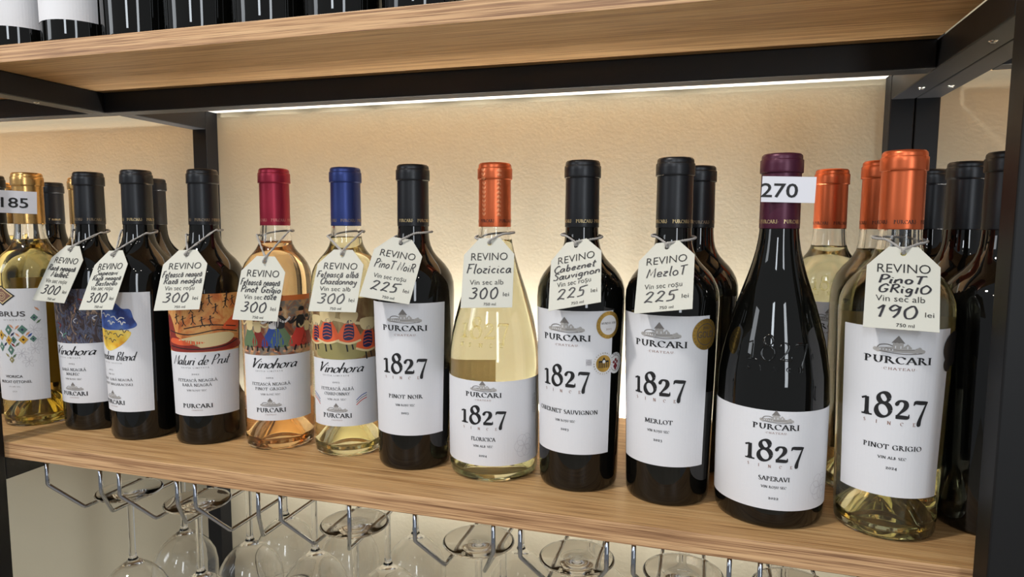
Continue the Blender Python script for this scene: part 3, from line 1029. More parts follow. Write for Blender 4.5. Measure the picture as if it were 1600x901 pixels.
def art_rock(s, a, b):
    w = b - a
    X = lambda f: a + w * f
    s.blob([(X(.02), .107), (X(.4), .1055), (X(.98), .107), (X(.97), .117), (X(.6), .121), (X(.3), .118), (X(.05), .126)], 'darkred_print', 1)
    s.blob([(X(.2), .118), (X(.5), .124), (X(.8), .126), (X(.92), .121), (X(.8), .113), (X(.5), .110), (X(.62), .114), (X(.76), .119), (X(.5), .119)], 'cream_print', 2)
    s.blob([(X(.05), .115), (X(.3), .1125), (X(.55), .1155), (X(.36), .118), (X(.1), .120)], 'orange_print', 2)
    s.blob([(X(.02), .125), (X(.16), .122), (X(.1), .14), (X(.02), .146)], 'darkred_print', 2)
    s.blob([(X(.76), .131), (X(.98), .128), (X(.98), .150), (X(.9), .144)], 'orange_print', 2)
    for pts in ([(.05, .128), (.35, .1245), (.7, .129), (.97, .125)], [(.05, .111), (.4, .1085), (.75, .110), (.97, .116)], [(.3, .131), (.6, .135), (.95, .131)]):
        s.line([(X(f), z) for f, z in pts], .0011, 'ink', 3)
    rnd = random.Random(4)
    for f, z in ((.2, .139), (.3, .137), (.42, .139), (.53, .136), (.63, .137), (.4, .151), (.52, .153), (.68, .150), (.8, .156), (.62, .160), (.82, .163), (.9, .158), (.3, .162)):
        u = X(f)
        q = rnd.uniform(-.0012, .0012)
        s.line([(u, z), (u + q, z + .0045), (u + q * .6, z + .0062)], .0012, 'ink', 3)
        s.ell(u + q * .6, z + .0073, .0009, .001, 'ink', 3, 8)
        s.line([(u - .003, z + .0035), (u + q, z + .0048), (u + .003, z + .0062)], .0007, 'ink', 3)
        s.line([(u - .0022, z - .0035), (u, z), (u + .0026, z - .003)], .0008, 'ink', 3, smooth=False)


def art_none(s, a, b):
    pass


def art_abstract(s, a, b):
    w = b - a
    rnd = random.Random(9)
    for i in range(26):
        u = a + w * rnd.uniform(.05, .95)
        z = rnd.uniform(.109, .163)
        c = rnd.choice(['ink', 'art_grey', 'salmon_print', 'navy_print', 'darkred_print', 'ink', 'teal_print'])
        s.line([(u, z), (u + rnd.uniform(-.003, .003), z + .003), (u + rnd.uniform(-.004, .004), z + .0055)], rnd.uniform(.0006, .0016), c, 2)


# front row, left to right (position, turn of the label)
pos = {'b4': (-.3492, .0896), 'b5': (-.2618, .0982), 'b6': (-.1768, .1034), 'b7': (-.0917, .0898), 'b8': (-.0050, .0920), 'b9': (.0828, .0869),
       'b10': (.1672, .0806), 'b11': (.2539, .0686), 'b12': (.3439, .0663), 'b3': (-.4325, .0803), 'b2': (-.5167, .0921), 'b1': (-.6007, .0818)}
FG = 'front row wine bottles on the lower shelf'
BG = 'wine bottles behind the front row'


def medal(t, kind, deg, z, r, style, R_=.0405):
    s = Sheet()
    u = D2(deg) * R_
    if style == 'ring':
        s.ell(u, z, r, r, 'medal_gold', 4, 32)
        s.ell(u, z, r * .72, r * .72, 'medal_white', 5, 28)
        for i in range(22):
            a = 2 * PI * i / 22
            s.serif('OAEI'[i % 4], u + r * .85 * math.cos(a), z + r * .85 * math.sin(a), .0012, None, 'ink_soft', 5, rot=a - PI / 2, n=4)
        s.serif('MUNDUS VINI', u, z + .0008, .0019, r * 1.25, 'ink_soft', 6)
        s.serif('2023', u, z - .0045, .0020, r * .5, 'ink_brown', 6)
    elif style == 'gate':
        s.ell(u, z, r, r, 'medal_white', 4, 32)
        s.ell(u, z, r * .74, r * .74, 'medal_gold', 5, 28)
        for i in range(26):
            a = 2 * PI * i / 26
            s.serif('BERLINWN'[i % 8], u + r * .86 * math.cos(a), z + r * .86 * math.sin(a), .0012, None, 'ink', 5, rot=a - PI / 2, n=4)
        k = r * .5
        s.poly([(u - k, z + .2 * k), (u - k, z + .5 * k), (u + k, z + .5 * k), (u + k, z + .2 * k)], 'ink', 6)
        for i in range(6):
            x = u - k * .9 + i * k * .36
            s.line([(x, z + .3 * k), (x, z - .75 * k)], .0009, 'ink', 6, smooth=False)
        s.poly([(u - .4 * k, z + .5 * k), (u + .4 * k, z + .5 * k), (u, z + 1.15 * k)], 'ink', 6)
        s.ell(u, z + .35 * k, .3 * k, .3 * k, 'medal_white', 7, 10)
    elif style == 'grapes':
        s.ell(u, z, r, r, 'medal_white', 2, 32)
        s.ring(u, z, r * .7, r * .76, 'ink_grey', 3)
        for i, (a, b) in enumerate(((0, .3), (-.25, .1), (.25, .1), (0, -.1), (-.15, -.3), (.15, -.3), (0, -.5))):
            s.ell(u + a * r, z + b * r, r * .15, r * .15, 'medal_red', 3, 10)
        s.serif('.BERLIN.', u, z + r * .78, .0014, r * .9, 'ink', 3, n=4)
    elif style == 'gold':
        s.ell(u, z, r, r, 'medal_gold', 4, 36)
        s.ring(u, z, r * .66, r * .7, 'ink_soft', 5)
        s.sans('GOLD', u, z - .0028, .0058, r * 1.25, 'ink_soft', 5, thin=0)
        s.sans('2023', u, z + .0045, .0024, r * .55, 'ink_soft', 5, thin=0)
        for i in range(24):
            a = 2 * PI * i / 24
            s.serif('INTERATOL'[i % 9], u + r * .83 * math.cos(a), z + r * .83 * math.sin(a), .0014, None, 'ink_soft', 5, rot=a - PI / 2, n=4)
    elif style == 'dark':
        s.ell(u, z, r, r, 'medal_dark', 4, 32)
        s.ell(u - r * .55, z - r * .85, r * .35, r * .42, 'medal_dark', 4, 20)
    o = s.build('medal', wrap(PROF[kind], R_), t)
    o['label'] = {'ring': 'gold ringed award medal', 'gate': 'round award medal with a columned gate', 'grapes': 'silver award medal with red grapes', 'gold': 'gold award medal', 'dark': 'dark round award medal'}[style]
    return o


BRAND = 'PURCARI.'
b7 = make_bottle('wine_bottle', 'black capsule red wine bottle labelled Pinot Noir, between blue capsule and copper capsule bottles', 'bottle', pos['b7'], 10.5, 'cone', 1, 'cap_black', BRAND, 'gold_ink', group=FG, caprot=-.004)
label_1827(b7, 'cone', -60, 61, 'PINOT NOIR', 'VIN RO\u0218U SEC', '2023', namew=.036)
b9 = make_bottle('wine_bottle', 'black capsule bottle labelled Cabernet Sauvignon with three round medals', 'bottle', pos['b9'], -9, 'cone', 1, 'cap_black', BRAND, 'gold_ink', group=FG, caprot=-.0125)
label_1827(b9, 'cone', -60, 64, 'CABERNET SAUVIGNON', 'VIN RO\u0218U SEC', '2023', namew=.063)
medal(b9, 'cone', 57, .156, .0125, 'ring')
medal(b9, 'cone', 72, .120, .0098, 'grapes')
medal(b9, 'cone', 51, .121, .0105, 'gate')
s = Sheet()
s.grid(.0190, .0245, .1195, .1255, 'art_grey', 1, nz=1)
s.ring(.02175, .1225, .0018, .0021, 'ink_grey', 2, 20)
s.line([(.0197, .1225), (.0238, .1225)], .0003, 'ink_grey', 2, smooth=False)
s.line([(.02175, .1205), (.02175, .1245)], .0003, 'ink_grey', 2, smooth=False)
s.build('globe_mark', wrap(PROF['cone'], .0405), b9)
b10 = make_bottle('wine_bottle', 'black capsule bottle labelled Merlot with one gold medal at its label edge', 'bottle', pos['b10'], -10, 'cone', 1, 'cap_black', BRAND, 'gold_ink', group=FG, caprot=-.010)
label_1827(b10, 'cone', -62, 63, 'MERLOT', 'VIN RO\u0218U SEC', '2023', namew=.025)
medal(b10, 'cone', 57, .153, .0135, 'gold')
b12 = make_bottle('wine_bottle', 'copper capsule white wine bottle labelled Pinot Grigio, nearest the right post', 'bottle', pos['b12'], -8.5, 'cone', 0, 'cap_copper', BRAND, 'ink', wine='wine_white', fill=.2262, group=FG, caprot=.002)
label_1827(b12, 'cone', -61, 57, 'PINOT GRIGIO', 'VIN ALB SEC', '2024', namew=.042)
medal(b12, 'cone', 66, .153, .0135, 'dark')
back_label(b12, 'cone', .045, .172, -.04, .04)
b11 = make_bottle('wine_bottle', 'broad sloping dark bottle labelled Saperavi with purple capsule and white 270 sticker', 'bottle', pos['b11'], 0, 'tall', 1, 'cap_purple', BRAND, 'gold_ink', group=FG, caprot=.010)
label_low(b11, 'tall', 'SAPERAVI', 'VIN RO\u0218U SEC', '2022')
emboss(b11, 'tall', M['dark_glass'], .138, .0205, .050, .130)
b8 = make_bottle('wine_bottle', 'broad sloping glowing white wine bottle labelled Floricica with copper capsule', 'bottle', pos['b8'], 4, 'tall', 0, 'cap_copper', BRAND, 'ink', wine='wine_pale', fill=.2300, group=FG, caprot=-.004)
label_low(b8, 'tall', 'FLORICICA', 'VIN ALB SEC', '2024')
emboss(b8, 'tall', M['emboss_glass'], .138, .0200, .050, .1305, .0024)
back_label(b8, 'tall', .022, .104, .009, .060)
s = Sheet()
for col in range(2):
    for i in range(11):
        u = -.0075 + col * .0150
        z = .2535 + i * .0042
        s.poly([(u - .0022, z + (.002 if col == 0 else 0)), (u, z + (0 if col == 0 else .002)), (u + .0022, z + (.002 if col == 0 else 0)), (u + .0022, z + (.0036 if col == 0 else .0016)), (u, z + (.0016 if col == 0 else .0036)), (u - .0022, z + (.0036 if col == 0 else .0016))], 'cap_light', 1)
s.build('chevron_print', wrap(CAP, .0159, .0001), [c for c in b8.children if c.name.startswith('capsule')][0])
b5 = make_bottle('wine_bottle', 'red capsule rose wine bottle with dancing figures painted on its label', 'bottle', pos['b5'], 20.5, 'straight', 0, 'cap_red', BRAND, 'pink_ink', wine='wine_rose', fill=.2255, group=FG, caprot=-.012)
vinohora(b5, 'straight', -53, 75, 'Vinoho\u027ea', .052, .003, '2024', ['FETEASC\u0102 NEAGR\u0102', 'PINOT GRIGIO'], 'VIN ROS\u00c9 SEC', ('art_dance', art_dance))
b6 = make_bottle('wine_bottle', 'blue capsule white wine bottle with orange skirts painted on its label', 'bottle', pos['b6'], 10, 'straight', 0, 'cap_blue', BRAND, 'dim_ink', wine='wine_white', fill=.2310, group=FG, caprot=-.012)
vinohora(b6, 'straight', -50, 73, 'Vinoho\u027ea', .052, .003, '2023', ['FETEASC\u0102 ALB\u0102', 'CHARDONNAY'], 'VIN ALB SEC', ('art_skirt', art_skirt))
for sg in (-1, 1):
    s = Sheet()
    for i, c in enumerate(('dot_blue', 'ink_grey', 'red_print')):
        s.line([(sg * .0215, .0610 - i * .0026), (sg * .027, .0655 - i * .0026), (sg * .0335, .0680 - i * .0026)], .0008, c, 2)
    s.build('flag_strokes', wrap(PROF['straight'], .039), b6)
b4 = make_bottle('wine_bottle', 'black capsule bottle with an orange painting of tiny black figures on its label', 'bottle', pos['b4'], 20, 'cone', 1, 'cap_black', BRAND, 'dim_ink', group=FG, caprot=-.016)
vinohora(b4, 'cone', -51, 71, 'Malu\u027ei de P\u027eut', .062, .003, '2022', ['FETEASC\u0102 NEAGR\u0102', 'RAR\u0102 NEAGR\u0102'], 'VIN RO\u0218U SEC', ('art_rock', art_rock), False)
b2 = make_bottle('wine_bottle', 'black capsule bottle with dark abstract painting on its label, right of the gold capsule bottle', 'bottle', pos['b2'], 7, 'cone', 1, 'cap_black', BRAND, 'dim_ink', group=FG, caprot=.0165)
vinohora(b2, 'cone', -42, 74, 'Vinoho\u027ea', .052, 0, '2023', ['RAR\u0102 NEAGR\u0102', 'MALBEC'], 'VIN RO\u0218U SEC', ('art_dark', art_abstract))
b3 = make_bottle('wine_bottle', 'black capsule bottle with blue and yellow watercolour on a white label', 'bottle', pos['b3'], -12, 'cone', 1, 'cap_black', BRAND, 'gold_ink', group=FG, caprot=.0125)
s = Sheet()
R3 = .0395
s.grid(D2(-58) * R3, D2(69) * R3, .0335, .169, 'paper', 0, nz=10)
c0 = .010
s.blob([(c0 - .026, .128), (c0 - .024, .142), (c0 - .015, .151), (c0 - .004, .153), (c0 + .003, .157), (c0 + .010, .151), (c0 + .018, .150), (c0 + .021, .140), (c0 + .024, .132), (c0 + .016, .128), (c0, .127)], 'art_blue', 1)
s.blob([(c0 - .026, .127), (c0 - .01, .126), (c0 + .008, .127), (c0 + .018, .124), (c0 + .012, .114), (c0 + .002, .107), (c0 - .008, .103), (c0 - .016, .105), (c0 - .024, .113)], 'art_yellow', 1)
for i, (u, z, w) in enumerate(((-.012, .141, .007), (.004, .138, .008), (-.004, .133, .005), (.009, .133, .004), (-.01, .121, .006), (.004, .119, .006), (-.004, .113, .005), (.011, .124, .005), (-.016, .115, .004))):
    s.line([(c0 + u - w, z + .003), (c0 + u - w * .4, z + .004), (c0 + u, z), (c0 + u + w * .5, z + .003), (c0 + u + w, z + .002)], .0012 if i < 4 else .0008, 'medal_white' if i < 4 else 'ink_soft', 2)
s.hand('F\u027eeedom Blend', .002, .0925, .0098, .056, 'ink', 2, pen=(.15, .045, 20), slant=.35, gap=1)
s.serif('LIMITED EDITION', .001, .0885, .0014, .030, 'ink_grey', gap=.5)
s.serif('2023', 0, .0805, .0018, .0075, 'ink_grey')
s.serif('VIN SEC', 0, .0755, .0016, .011, 'ink_grey')
s.serif('SAPERAVI . RAR\u0102 NEAGR\u0102', 0, .0690, .0027, .053, 'ink_soft')
s.serif('BASTARDO MAGARACISKI', 0, .0636, .0027, .053, 'ink_soft')
s.chateau(0, .0487, .0235)
s.serif('PURCARI', 0, .0418, .0046, .033, bold=1.45)
s.serif('.CHATEAU.', 0, .0386, .0012, .014, 'ink_brown', gap=.3)
s.build('front_label', wrap(PROF['cone'], R3), b3)
b1 = make_bottle('wine_bottle', 'gold capsule white wine bottle with mosaic diamonds on its label and 185 sticker', 'bottle', pos['b1'], 12, 'cone', 0, 'cap_gold', None, wine='wine_amber', fill=.224, group=FG)
s = Sheet()
s.grid(D2(-63) * R3, D2(56) * R3, .0325, .1675, 'paper', 0, nz=10)
s.sans('BRUS', .0035, .1345, .0062, .030, 'ink_soft', thin=.012)
s.sans('W I N E R I E S', .006, .1295, .0017, .024, 'ink_grey')


def dia(u, z, w, h, col, core=None):
    s.poly([(u - w, z), (u, z - h), (u + w, z), (u, z + h)], col, 2)
    if core:
        s.poly([(u - w * .3, z), (u, z - h * .3), (u + w * .3, z), (u, z + h * .3)], core, 3)


for u, z, w, h, c, k in ((.0145, .1185, .0052, .0058, 'teal_print', 'navy_print'), (.0148, .1065, .005, .0055, 'ochre_print', 'ink'), (.0245, .1070, .0035, .004, 'teal_print', 'navy_print'), (.0265, .1325, .0038, .0045, 'teal_print', 'navy_print'),
                         (-.0005, .1185, .0042, .0065, 'teal_print', 'medal_white'), (.0045, .1065, .0035, .0045, 'teal_print', 'navy_print'), (-.001, .1060, .0040, .0060, 'ochre_print', 'darkred_print'), (.0005, .0945, .0040, .0065, 'teal_print', 'medal_white'),
                         (.0005, .0825, .0030, .0042, 'olive_print', 'medal_white'), (-.011, .112, .0042, .0065, 'ochre_print', 'ink'), (-.012, .098, .004, .006, 'teal_print', 'medal_white')):
    dia(u, z, w, h, c, k)
for u, z, d, c in ((.0295, .143, -1, 'salmon_print'), (.0305, .1275, 1, 'green_print'), (.0195, .1135, 1, 'salmon_print'), (.0215, .1115, 1, 'dot_blue'), (.009, .1125, -1, 'salmon_print'), (.0035, .113, 1, 'navy_print'), (.0085, .101, 1, 'green_print'), (.0035, .1005, -1, 'darkred_print'),
                   (.009, .1215, 1, 'salmon_print'), (.003, .123, -1, 'salmon_print'), (-.006, .101, 1, 'navy_print'), (-.006, .112, -1, 'olive_print'), (.004, .087, 1, 'green_print'), (-.0045, .088, -1, 'olive_print')):
    s.poly([(u - .0026, z - .0025 * d), (u + .0008, z - .0008 * d), (u + .0026, z + .0028 * d), (u - .0008, z + .0010 * d)], c, 2)
for u, z in ((.0255, .118), (.0255, .095), (.0120, .090), (.019, .080), (.029, .106)):
    for a in range(6):
        c_, d_ = math.cos(a * PI / 3), math.sin(a * PI / 3)
        s.line([(u, z), (u + .004 * c_ - .0015 * d_, z + .004 * d_ + .0015 * c_), (u + .0075 * c_, z + .0075 * d_), (u + .004 * c_ + .0015 * d_, z + .004 * d_ - .0015 * c_), (u, z)], .0003, 'art_grey', 1)
s.sans('VIORICA', .0005, .0605, .0032, .022, 'ink_soft', thin=.01)
s.sans('MUSCAT OTTONEL', .0005, .0540, .0032, .040, 'ink_soft', thin=.01)
s.sans('vin alb sec', .0005, .0490, .0018, .015, 'ink_grey')
s.sans('2024', .0005, .0430, .0017, .006, 'ink_grey')
s.poly([(-.020, .159), (-.005, .1475), (.0098, .159), (-.005, .1715)], 'ink', 2)
s.poly([(-.0178, .159), (-.005, .1493), (.0077, .159), (-.005, .1697)], 'cream_print', 3)
s.poly([(-.0155, .159), (-.005, .151), (.0055, .159), (-.005, .168)], 'ink_brown', 4)
for r in (.002, .004):
    s.ring(-.005, .159, r, r + .0006, 'cream_print', 5, 16)
s.build('front_label', wrap(PROF['cone'], R3), b1)
back_label(b1, 'cone', .04, .175, -.04, .04)
s = Sheet()
s.sans('T', .011, .2485, .0028, None, 'ink')
s.sans('RUS', -.014, .2485, .0026, .008, 'ink')
s.build('capsule_print', wrap(CAP, .0159, .0001), [c for c in b1.children if c.name.startswith('capsule')][0])


def sticker(t, loc, rz, w, h, txt, tu, tw, th, lab):
    m = MB()
    m.box((-w / 2, 0, -h / 2), (w / 2, .0003, h / 2))
    p = m.build('price_sticker', M['sticker'], t)
    p.location = loc
    p.rotation_euler = rz
    p['label'] = lab
    s = Sheet()
    s.sans(txt, tu, -th * .5 - .0005, th, tw, 'ink', 1, thin=.012)
    s.build('sticker_print', flat(-.0001), p)


sticker(b11, (.0040, -.0176, .2748), (0, D2(1.5), D2(4)), .041, .0208, '270', -.007, .0285, .0115, 'white price sticker reading 270')
sticker(b1, (.0045, -.0200, .2690), (0, D2(2), D2(40)), .036, .0265, '185', -.0035, .026, .0120, 'white price sticker reading 185')

# ---- second row and upper shelf
gx = (.187, .167)
q = make_bottle('wine_bottle', 'black capsule dark bottle half hidden behind the Merlot bottle', 'bottle', gx, 0, 'cone', 1, 'cap_black', BRAND, 'dim_ink', group=BG, caprot=.004)
q = make_bottle('wine_bottle', 'copper capsule white wine bottle standing behind the Saperavi and Pinot Grigio bottles', 'bottle', (.3205, .236), -3, 'straight', 0, 'cap_copper', BRAND, 'ink', wine='wine_pale', fill=.2245, group=BG, caprot=.010)
label_1827(q, 'straight', -62, 62, 'SAUVIGNON', 'VIN ALB SEC', '2024')
emboss(q, 'straight', M['emboss_glass'], .181, .0150, .040, .176)
q = make_bottle('wine_bottle', 'copper capsule white wine bottle mostly hidden behind the Pinot Grigio bottle', 'bottle', (.3475, .1495), 4, 'straight', 0, 'cap_copper', BRAND, 'ink', wine='wine_white', fill=.2245, group=BG, caprot=-.002)
k1 = make_bottle('wine_bottle', 'black capsule bottle deepest of the three dark bottles at right, near the wall', 'bottle', (.4185, .2600), 0, 'cone', 1, 'cap_black', None, group=BG)
k2 = make_bottle('wine_bottle', 'middle of the three dark bottles at right, with cream label behind Pinot Grigio', 'bottle', (.4240, .1765), -24, 'cone', 1, 'cap_black', None, group=BG)
s = Sheet()
s.grid(D2(-62) * R3, D2(62) * R3, .042, .165, 'card', 0, nz=8)
s.line([(-.022, .062), (.022, .062)], .0006, 'gold_ink', 1, smooth=False)
s.line([(-.022, .062), (-.022, .136)], .0006, 'gold_ink', 1, smooth=False)
s.line([(.022, .062), (.022, .136)], .0006, 'gold_ink', 1, smooth=False)
s.sans('CABERNET', 0, .104, .0042, .030, 'ink', thin=0)
s.sans('SAUVIGNON', 0, .097, .0042, .034, 'ink', thin=0)
for i in range(6):
    s.line([(-.024 + i * .004, .137), (-.018 + i * .005, .146), (-.008 + i * .006, .152)], .0005, 'ink_brown', 1)
s.line([(-.03, .137), (.03, .137)], .0005, 'ink_brown', 1, smooth=False)
s.build('front_label', wrap(PROF['cone'], R3), k2)
k3 = dup(k1, (.4250, .0920, 0), 0, 'foremost of the three dark bottles at right, against the black post', BG)
# left back row
q = dup(k1, (-.752, .2330, 0), 0, 'black capsule bottle seen between gold capsule bottle and its right neighbour', BG)
s = Sheet()
s.sans('T', .0105, .2485, .0030, None, 'gold_ink', 1, thin=.01)
s.build('capsule_print', wrap(CAP, .0159, .0001), [c for c in q.children if c.name.startswith('capsule')][0])
s = Sheet()
s.sans('RIBUS', .019, .2485, .0026, .011, 'gold_ink', 1, thin=.01)
s.build('capsule_print', wrap(CAP, .0159, .0001), [c for c in q.children if c.name.startswith('capsule')][0])
g1 = make_bottle('wine_bottle', 'gold capsule wine bottle partly hidden behind the dark abstract painting bottle', 'bottle', (-.6130, .1660), 0, 'cone', 0, 'cap_gold', None, wine='wine_amber', fill=.224, group=BG)
g2 = dup(g1, (-.8380, .2300, 0), 0, 'gold capsule wine bottle at the left frame edge behind the 185 sticker', BG)
q = dup(k1, (-.6920, .1020, 0), 0, 'dark bottle cut by the left edge of the frame beside the gold capsule bottle', BG)
q = dup(k1, (-.5290, .2000, 0), 0, 'dark bottle whose black capsule edge shows right behind the Rara Neagra Malbec bottle', BG)
# upper shelf
UG = 'dark bottles on the upper shelf'
UZ = HU + T
ulab = ['dark bottle base at far upper left corner', 'first whole dark bottle base with white label edge at upper left', 'second dark bottle base with white label edge on the upper shelf',
        'third dark bottle base on the upper shelf, with two orange reflections', 'fourth dark bottle base along the upper shelf', 'fifth dark bottle base, after the first dark gap on the upper shelf',
        'sixth dark bottle base along the upper shelf', 'rightmost visible dark bottle base on the upper shelf']
ux = [-.641, -.549, -.4665, -.3870, -.3068, -.2256, -.1454, -.0630]
u0 = make_bottle('wine_bottle', ulab[1], 'bottle', (ux[1], .050, UZ), 15, 'straight', 1, 'cap_black', None, group=UG)
s = Sheet()
s.grid(D2(-62) * .038, D2(62) * .038, .0255, .150, 'paper', 0, nz=6)
s.serif('PURCARI', 0, .120, .005, .044)
s.build('front_label', wrap(PROF['straight'], .038), u0)
dup(u0, (ux[2], .050, UZ), D2(12), ulab[2], UG)
for i in (0, 3, 4, 5, 6, 7):
    c = dup(k1, (ux[i], .054, UZ), 0, ulab[i], UG)

# ------------------------------------------------------------------ price tags on cords
TW, TH, TA, TS = .0485, .070, .020, .017
CARD = [(-TA / 2, .006), (TA / 2, .006), (TW / 2, .006 - TS), (TW / 2, .006 - TH), (-TW / 2, .006 - TH), (-TW / 2, .006 - TS)]


def card_mesh(parent):
    bm = bmesh.new()
    ov = [bm.verts.new((a, 0, b)) for a, b in CARD]
    iv = [bm.verts.new((.0021 * math.cos(2 * PI * i / 14), 0, .0021 * math.sin(2 * PI * i / 14))) for i in range(14)]
    ed = [bm.edges.new((L[i], L[(i + 1) % len(L)])) for L in (ov, iv) for i in range(len(L))]
    bmesh.ops.triangle_fill(bm, edges=ed, use_beauty=True)
    r = bmesh.ops.extrude_face_region(bm, geom=bm.faces[:])
    bmesh.ops.translate(bm, vec=(0, .0004, 0), verts=[g for g in r['geom'] if isinstance(g, bmesh.types.BMVert)])
    bmesh.ops.recalc_face_normals(bm, faces=bm.faces[:])
    me = bpy.data.meshes.new('card')
    bm.to_mesh(me)
    bm.free()
    me.materials.append(M['card'])
    o = bpy.data.objects.new('card', me)
    COL.objects.link(o)
    o.parent = parent
    return o


def price_tag(key, pose, lines, vin, price, label, lw=None):
    x, y, z, ya, le, ro = pose
    R = Matrix.Rotation(ya, 4, 'Z') @ Matrix.Rotation(le, 4, 'X') @ Matrix.Rotation(ro, 4, 'Y')
    MW = Matrix.Translation((x, y, z)) @ R
    t = thing('price_tag', label, 'price tag', (x, y, z), 0, 'paper price tags hanging on bottle necks')
    t.rotation_euler = MW.to_euler()
    c = card_mesh(t)
    s = Sheet()
    s.sans('REVINO', .0005, -.0170, .0080, .0350, 'ink', 1, thin=-.006)
    n = len(lines)
    for i, tx in enumerate(lines):
        w = min(.0435, .0034 * len(tx) + .004) if not lw else lw[i]
        if n == 1:
            zz, h = -.0300, .0095
        elif n == 2:
            zz, h = (-.0262 - i * .0078), .0072
        else:
            zz, h = (-.0236 - i * .0062), .0058
        s.hand(tx, .0005 if n < 2 else (-.001 + .002 * i), zz, h, w, 'pen', 1, w=(.0009 if n < 3 else .00062) / h, jit=.025, seed=len(tx) + i)
    s.sans(vin[0], -.001 if len(vin) == 1 else -.006, -.0415, .0052, .032 if len(vin) == 1 else .020, 'ink', 1, thin=-.006)
    if len(vin) > 1:
        s.hand(vin[1], .0125, -.0412, .0078, .0135, 'pen', 1, w=.13)
    s.hand(price, -.0035, -.0550, .0105, .027, 'pen', 1, w=.10, jit=.02, gap=10, seed=len(label))
    s.sans('lei', .0180, -.0530, .0042, .0056, 'ink', 1, thin=-.006)
    s.sans('750 ml', .003, -.0620, .0028, .0115, 'ink', 1, thin=0)
    s.build('tag_print', flat(), c)
    # cord: loop round the neck and through the hole
    bx, by = pos[key]
    hole = Vector((x, y, z))
    fr = (hole - MW @ Vector((0, .01, 0))).normalized()
    a0 = math.atan2(x - bx, -(y - by))
    pts = [hole + fr * -.0006, hole + fr * .0016 + Vector((0, 0, .0022))]
    n = 12
    rr = .0190
    st0 = 62 if math.hypot(x - bx, y - by) > .028 else 34
    for i in range(n + 1):
        f = i / n
        a = a0 + D2(st0) + f * D2(360 - 2 * st0)
        zz = .2335 + .0035 * math.sin(PI * f) + (.0025 if ya > 0 else -.0015) * math.cos(PI * f)
        pts.append(Vector((bx + rr * math.sin(a), by - rr * math.cos(a), zz)))
    pts += [hole + fr * -.0022 + Vector((0, 0, .0034)), hole + fr * -.0010]
    path = [Vector(p) for p in smooth_pts([tuple(p) for p in pts], 8)]
    inv = MW.inverted()
    m = MB()
    L = 0
    for ph in (0, PI):
        L = 0
        st = []
        for i, p in enumerate(path):
            d = (path[min(i + 1, len(path) - 1)] - path[max(i - 1, 0)]).normalized()
            L += (p - path[i - 1]).length if i else 0
            u1 = d.cross(Vector((0, 0, 1)))
            u1 = u1.normalized() if u1.length > .05 else Vector((1, 0, 0))
            u2 = d.cross(u1)
            a = L / .0042 * 2 * PI + ph
            st.append(inv @ (p + (u1 * math.cos(a) + u2 * math.sin(a)) * .00055))
        m.tube(st, .00075, 6)
    m.build('cord', M['cord'], t)
    return t


price_tag('b2', (-0.5124, 0.0611, 0.2130, -0.0038, -0.4773, 0.0417), ['Rar\u0103 neagr\u0103', 'Malbec.'], ['Vin sec ro\u0219u'], '300', 'tilted paper tag handwritten Malbec 300 lei, leftmost of the hanging tags')
price_tag('b3', (-0.4341, 0.0472, 0.2091, -0.0627, -0.4600, -0.0579), ['Saperavi', 'Rar\u0103 neagr\u0103', 'Bastardo'], ['Vin sec ro\u0219u'], '300', 'paper tag handwritten Saperavi, Bastardo 300 lei on the blue and yellow watercolour bottle')
price_tag('b4', (-0.3452, 0.0577, 0.2109, 0.2375, -0.4882, -0.0454), ['Feteasc\u0103 neagr\u0103', 'Rar\u0103 neagr\u0103'], ['Vin sec ro\u0219u'], '300', 'paper tag handwritten Rara neagra 300 lei above the orange painting label')
price_tag('b5', (-0.2520, 0.0655, 0.2051, 0.1887, -0.3730, 0.0259), ['Feteasc\u0103 neagr\u0103', 'Pinot Grigio'], ['Vin sec', 'roze'], '300', 'paper tag reading Vin sec roze on the red capsule bottle')
price_tag('b6', (-0.1661, 0.0767, 0.2134, 0.2119, -0.5286, 0.0120), ['Feteasc\u0103 alb\u0103', 'Chardonnay'], ['Vin sec alb'], '300', 'paper tag handwritten Chardonnay 300 lei on the blue capsule bottle')
price_tag('b7', (-0.0943, 0.0662, 0.2263, 0.3008, -0.5815, 0.1735), ['PinoT NoiR'], ['Vin sec ro\u0219u'], '225', 'paper tag handwritten Pinot Noir 225 lei', [.040])
price_tag('b8', (-0.0032, 0.0701, 0.2271, 0.1237, -0.4272, -0.0352), ['Floricica'], ['Vin sec alb'], '300', 'paper tag handwritten Floricica 300 lei', [.043])
price_tag('b9', (0.0819, 0.0642, 0.2264, -0.2827, -0.6031, -0.2636), ['Cabernet', 'Sauvignon'], ['Vin sec ro\u0219u'], '225', 'tilted paper tag handwritten Cabernet Sauvignon 225 lei', [.040, .044])
price_tag('b10', (0.1629, 0.0583, 0.2264, -0.3053, -0.6254, -0.1820), ['MerloT'], ['Vin sec ro\u0219u'], '225', 'paper tag handwritten Merlot 225 lei', [.034])
price_tag('b12', (0.3412, 0.0430, 0.2247, -0.2052, -0.5537, 0.0094), ['PinoT', 'GRigIO'], ['Vin sec alb'], '190', 'largest paper tag, handwritten Pinot Grigio 190 lei, on the copper capsule bottle', [.030, .034])

# ------------------------------------------------------------------ wine glass racks and glasses
chan = [[-.4788, -.3746, -.2733, -.1689], [-.0213, .0822, .1832, .2850]]


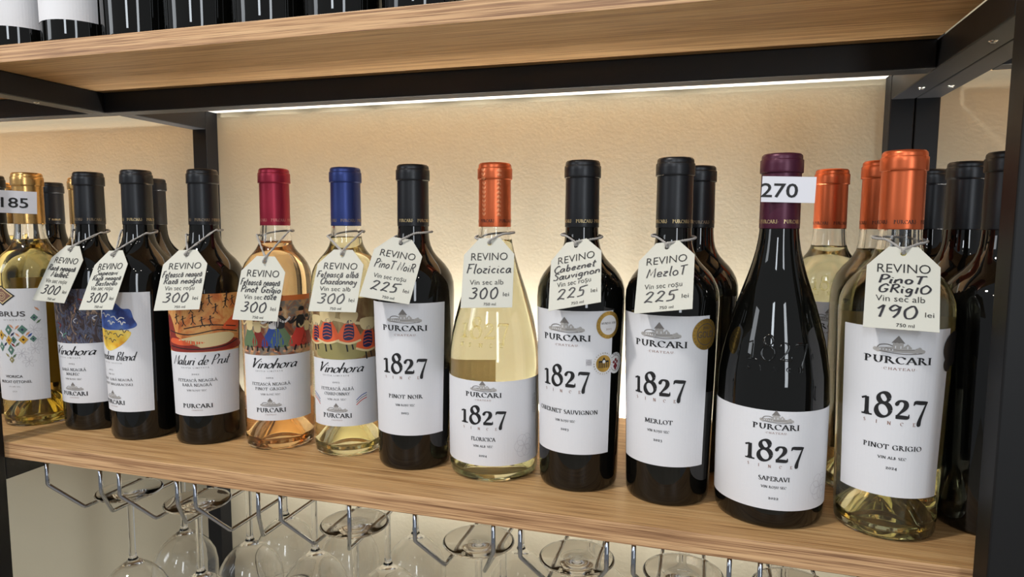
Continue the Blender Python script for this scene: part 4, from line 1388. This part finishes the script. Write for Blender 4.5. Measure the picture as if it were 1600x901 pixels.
def rack(label, cs):
    t = thing('glass_rack', label, 'glass rack', ((cs[0] + cs[-1]) / 2, .16, -T), 0, 'chrome stemware racks under the lower shelf')
    ox = t.location.x
    for c in cs:
        for sg in (-1, 1):
            m = MB()
            x0, x1 = c + sg * .039 - ox, c + sg * .0205 - ox
            P = [(x0, .020 - .16, .0), (x0, .020 - .16, -.0335)]
            P += [(x0, .0203 - .16, -.0350), (x0 - sg * .0008, .0213 - .16, -.0368), (x1 + sg * .0012, .0475 - .16, -.0695), (x1 + sg * .0002, .0495 - .16, -.0712), (x1, .0525 - .16, -.0715)]
            P += [(x1, y - .16, -.0715) for y in (.10, .15, .20, .25, .285)] + [(x1, .292 - .16, -.0695), (x1, .294 - .16, -.066), (x1, .294 - .16, .0)]
            m.tube(P, .0021, 10)
            m.build('wire_rail', M['chrome'], t)
    for y in (.294,):
        m = MB()
        m.tube([(cs[0] - .05 - ox, y + .0041 - .16, -.003), (cs[-1] + .05 - ox, y + .0041 - .16, -.003)], .002, 8)
        m.build('cross_wire', M['chrome'], t)
    return t


rack('chrome wire glass rack with four channels under the left half of the shelf', chan[0])
rack('chrome wire glass rack with four channels under the right half of the shelf', chan[1])
# a glass upside down: foot on top, bowl below; the foot lies on the two wires
bowl_o = [(4.0, -78), (4.4, -84), (7, -89), (14, -94), (23, -101), (32, -111), (38.5, -123), (41.5, -137), (41.8, -150), (40, -165), (36.5, -180), (33, -192)]
bowl_i = [(32.0, -192), (35.5, -180), (39.0, -165), (40.8, -150), (40.5, -137), (37.5, -123.6), (31, -112), (22, -102.4), (13, -96), (5, -93), (0, -92.4)]
gl = mm([(0, .6), (8, 0.2), (20, 1.4), (34, 2.4), (37, 2.2), (37.6, 1.5), (37, .7), (34, .3), (22, -1.6), (12, -3.6), (6.5, -7), (4.4, -13), (3.7, -24), (3.6, -50), (3.7, -70)] + bowl_o + bowl_i)
gs = None
GG = 'upside down wine glasses hanging in the racks'
row = ['front', 'middle', 'back']
cn = ['leftmost channel', 'second channel from left', 'third channel from left', 'fourth channel from left', 'fifth channel from left', 'sixth channel from left', 'seventh channel from left', 'rightmost channel']
zf = -T - .0715 + .0021 + .0021
for i, c in enumerate(chan[0] + chan[1]):
    for j, y in enumerate((.0925, .176, .258)):
        if (i == 2 and j == 0) or (i == 0 and j == 2):
            continue
        lab = 'upside down wine glass, %s of the %s' % (row[j], cn[i])
        dx = ((i * 37 + j * 53) % 7 - 3) * .0006
        dy = ((i * 29 + j * 31) % 9 - 4) * .0006
        if gs is None:
            t = thing('wine_glass', lab, 'wine glass', (c, y, zf), 0, GG)
            m = MB()
            m.lathe(gl, 40)
            m.build('crystal', M['stem_glass'], t, fix=True)
            gs = t
        else:
            dup(gs, (c + dx, y + dy, zf), 0, lab, GG)
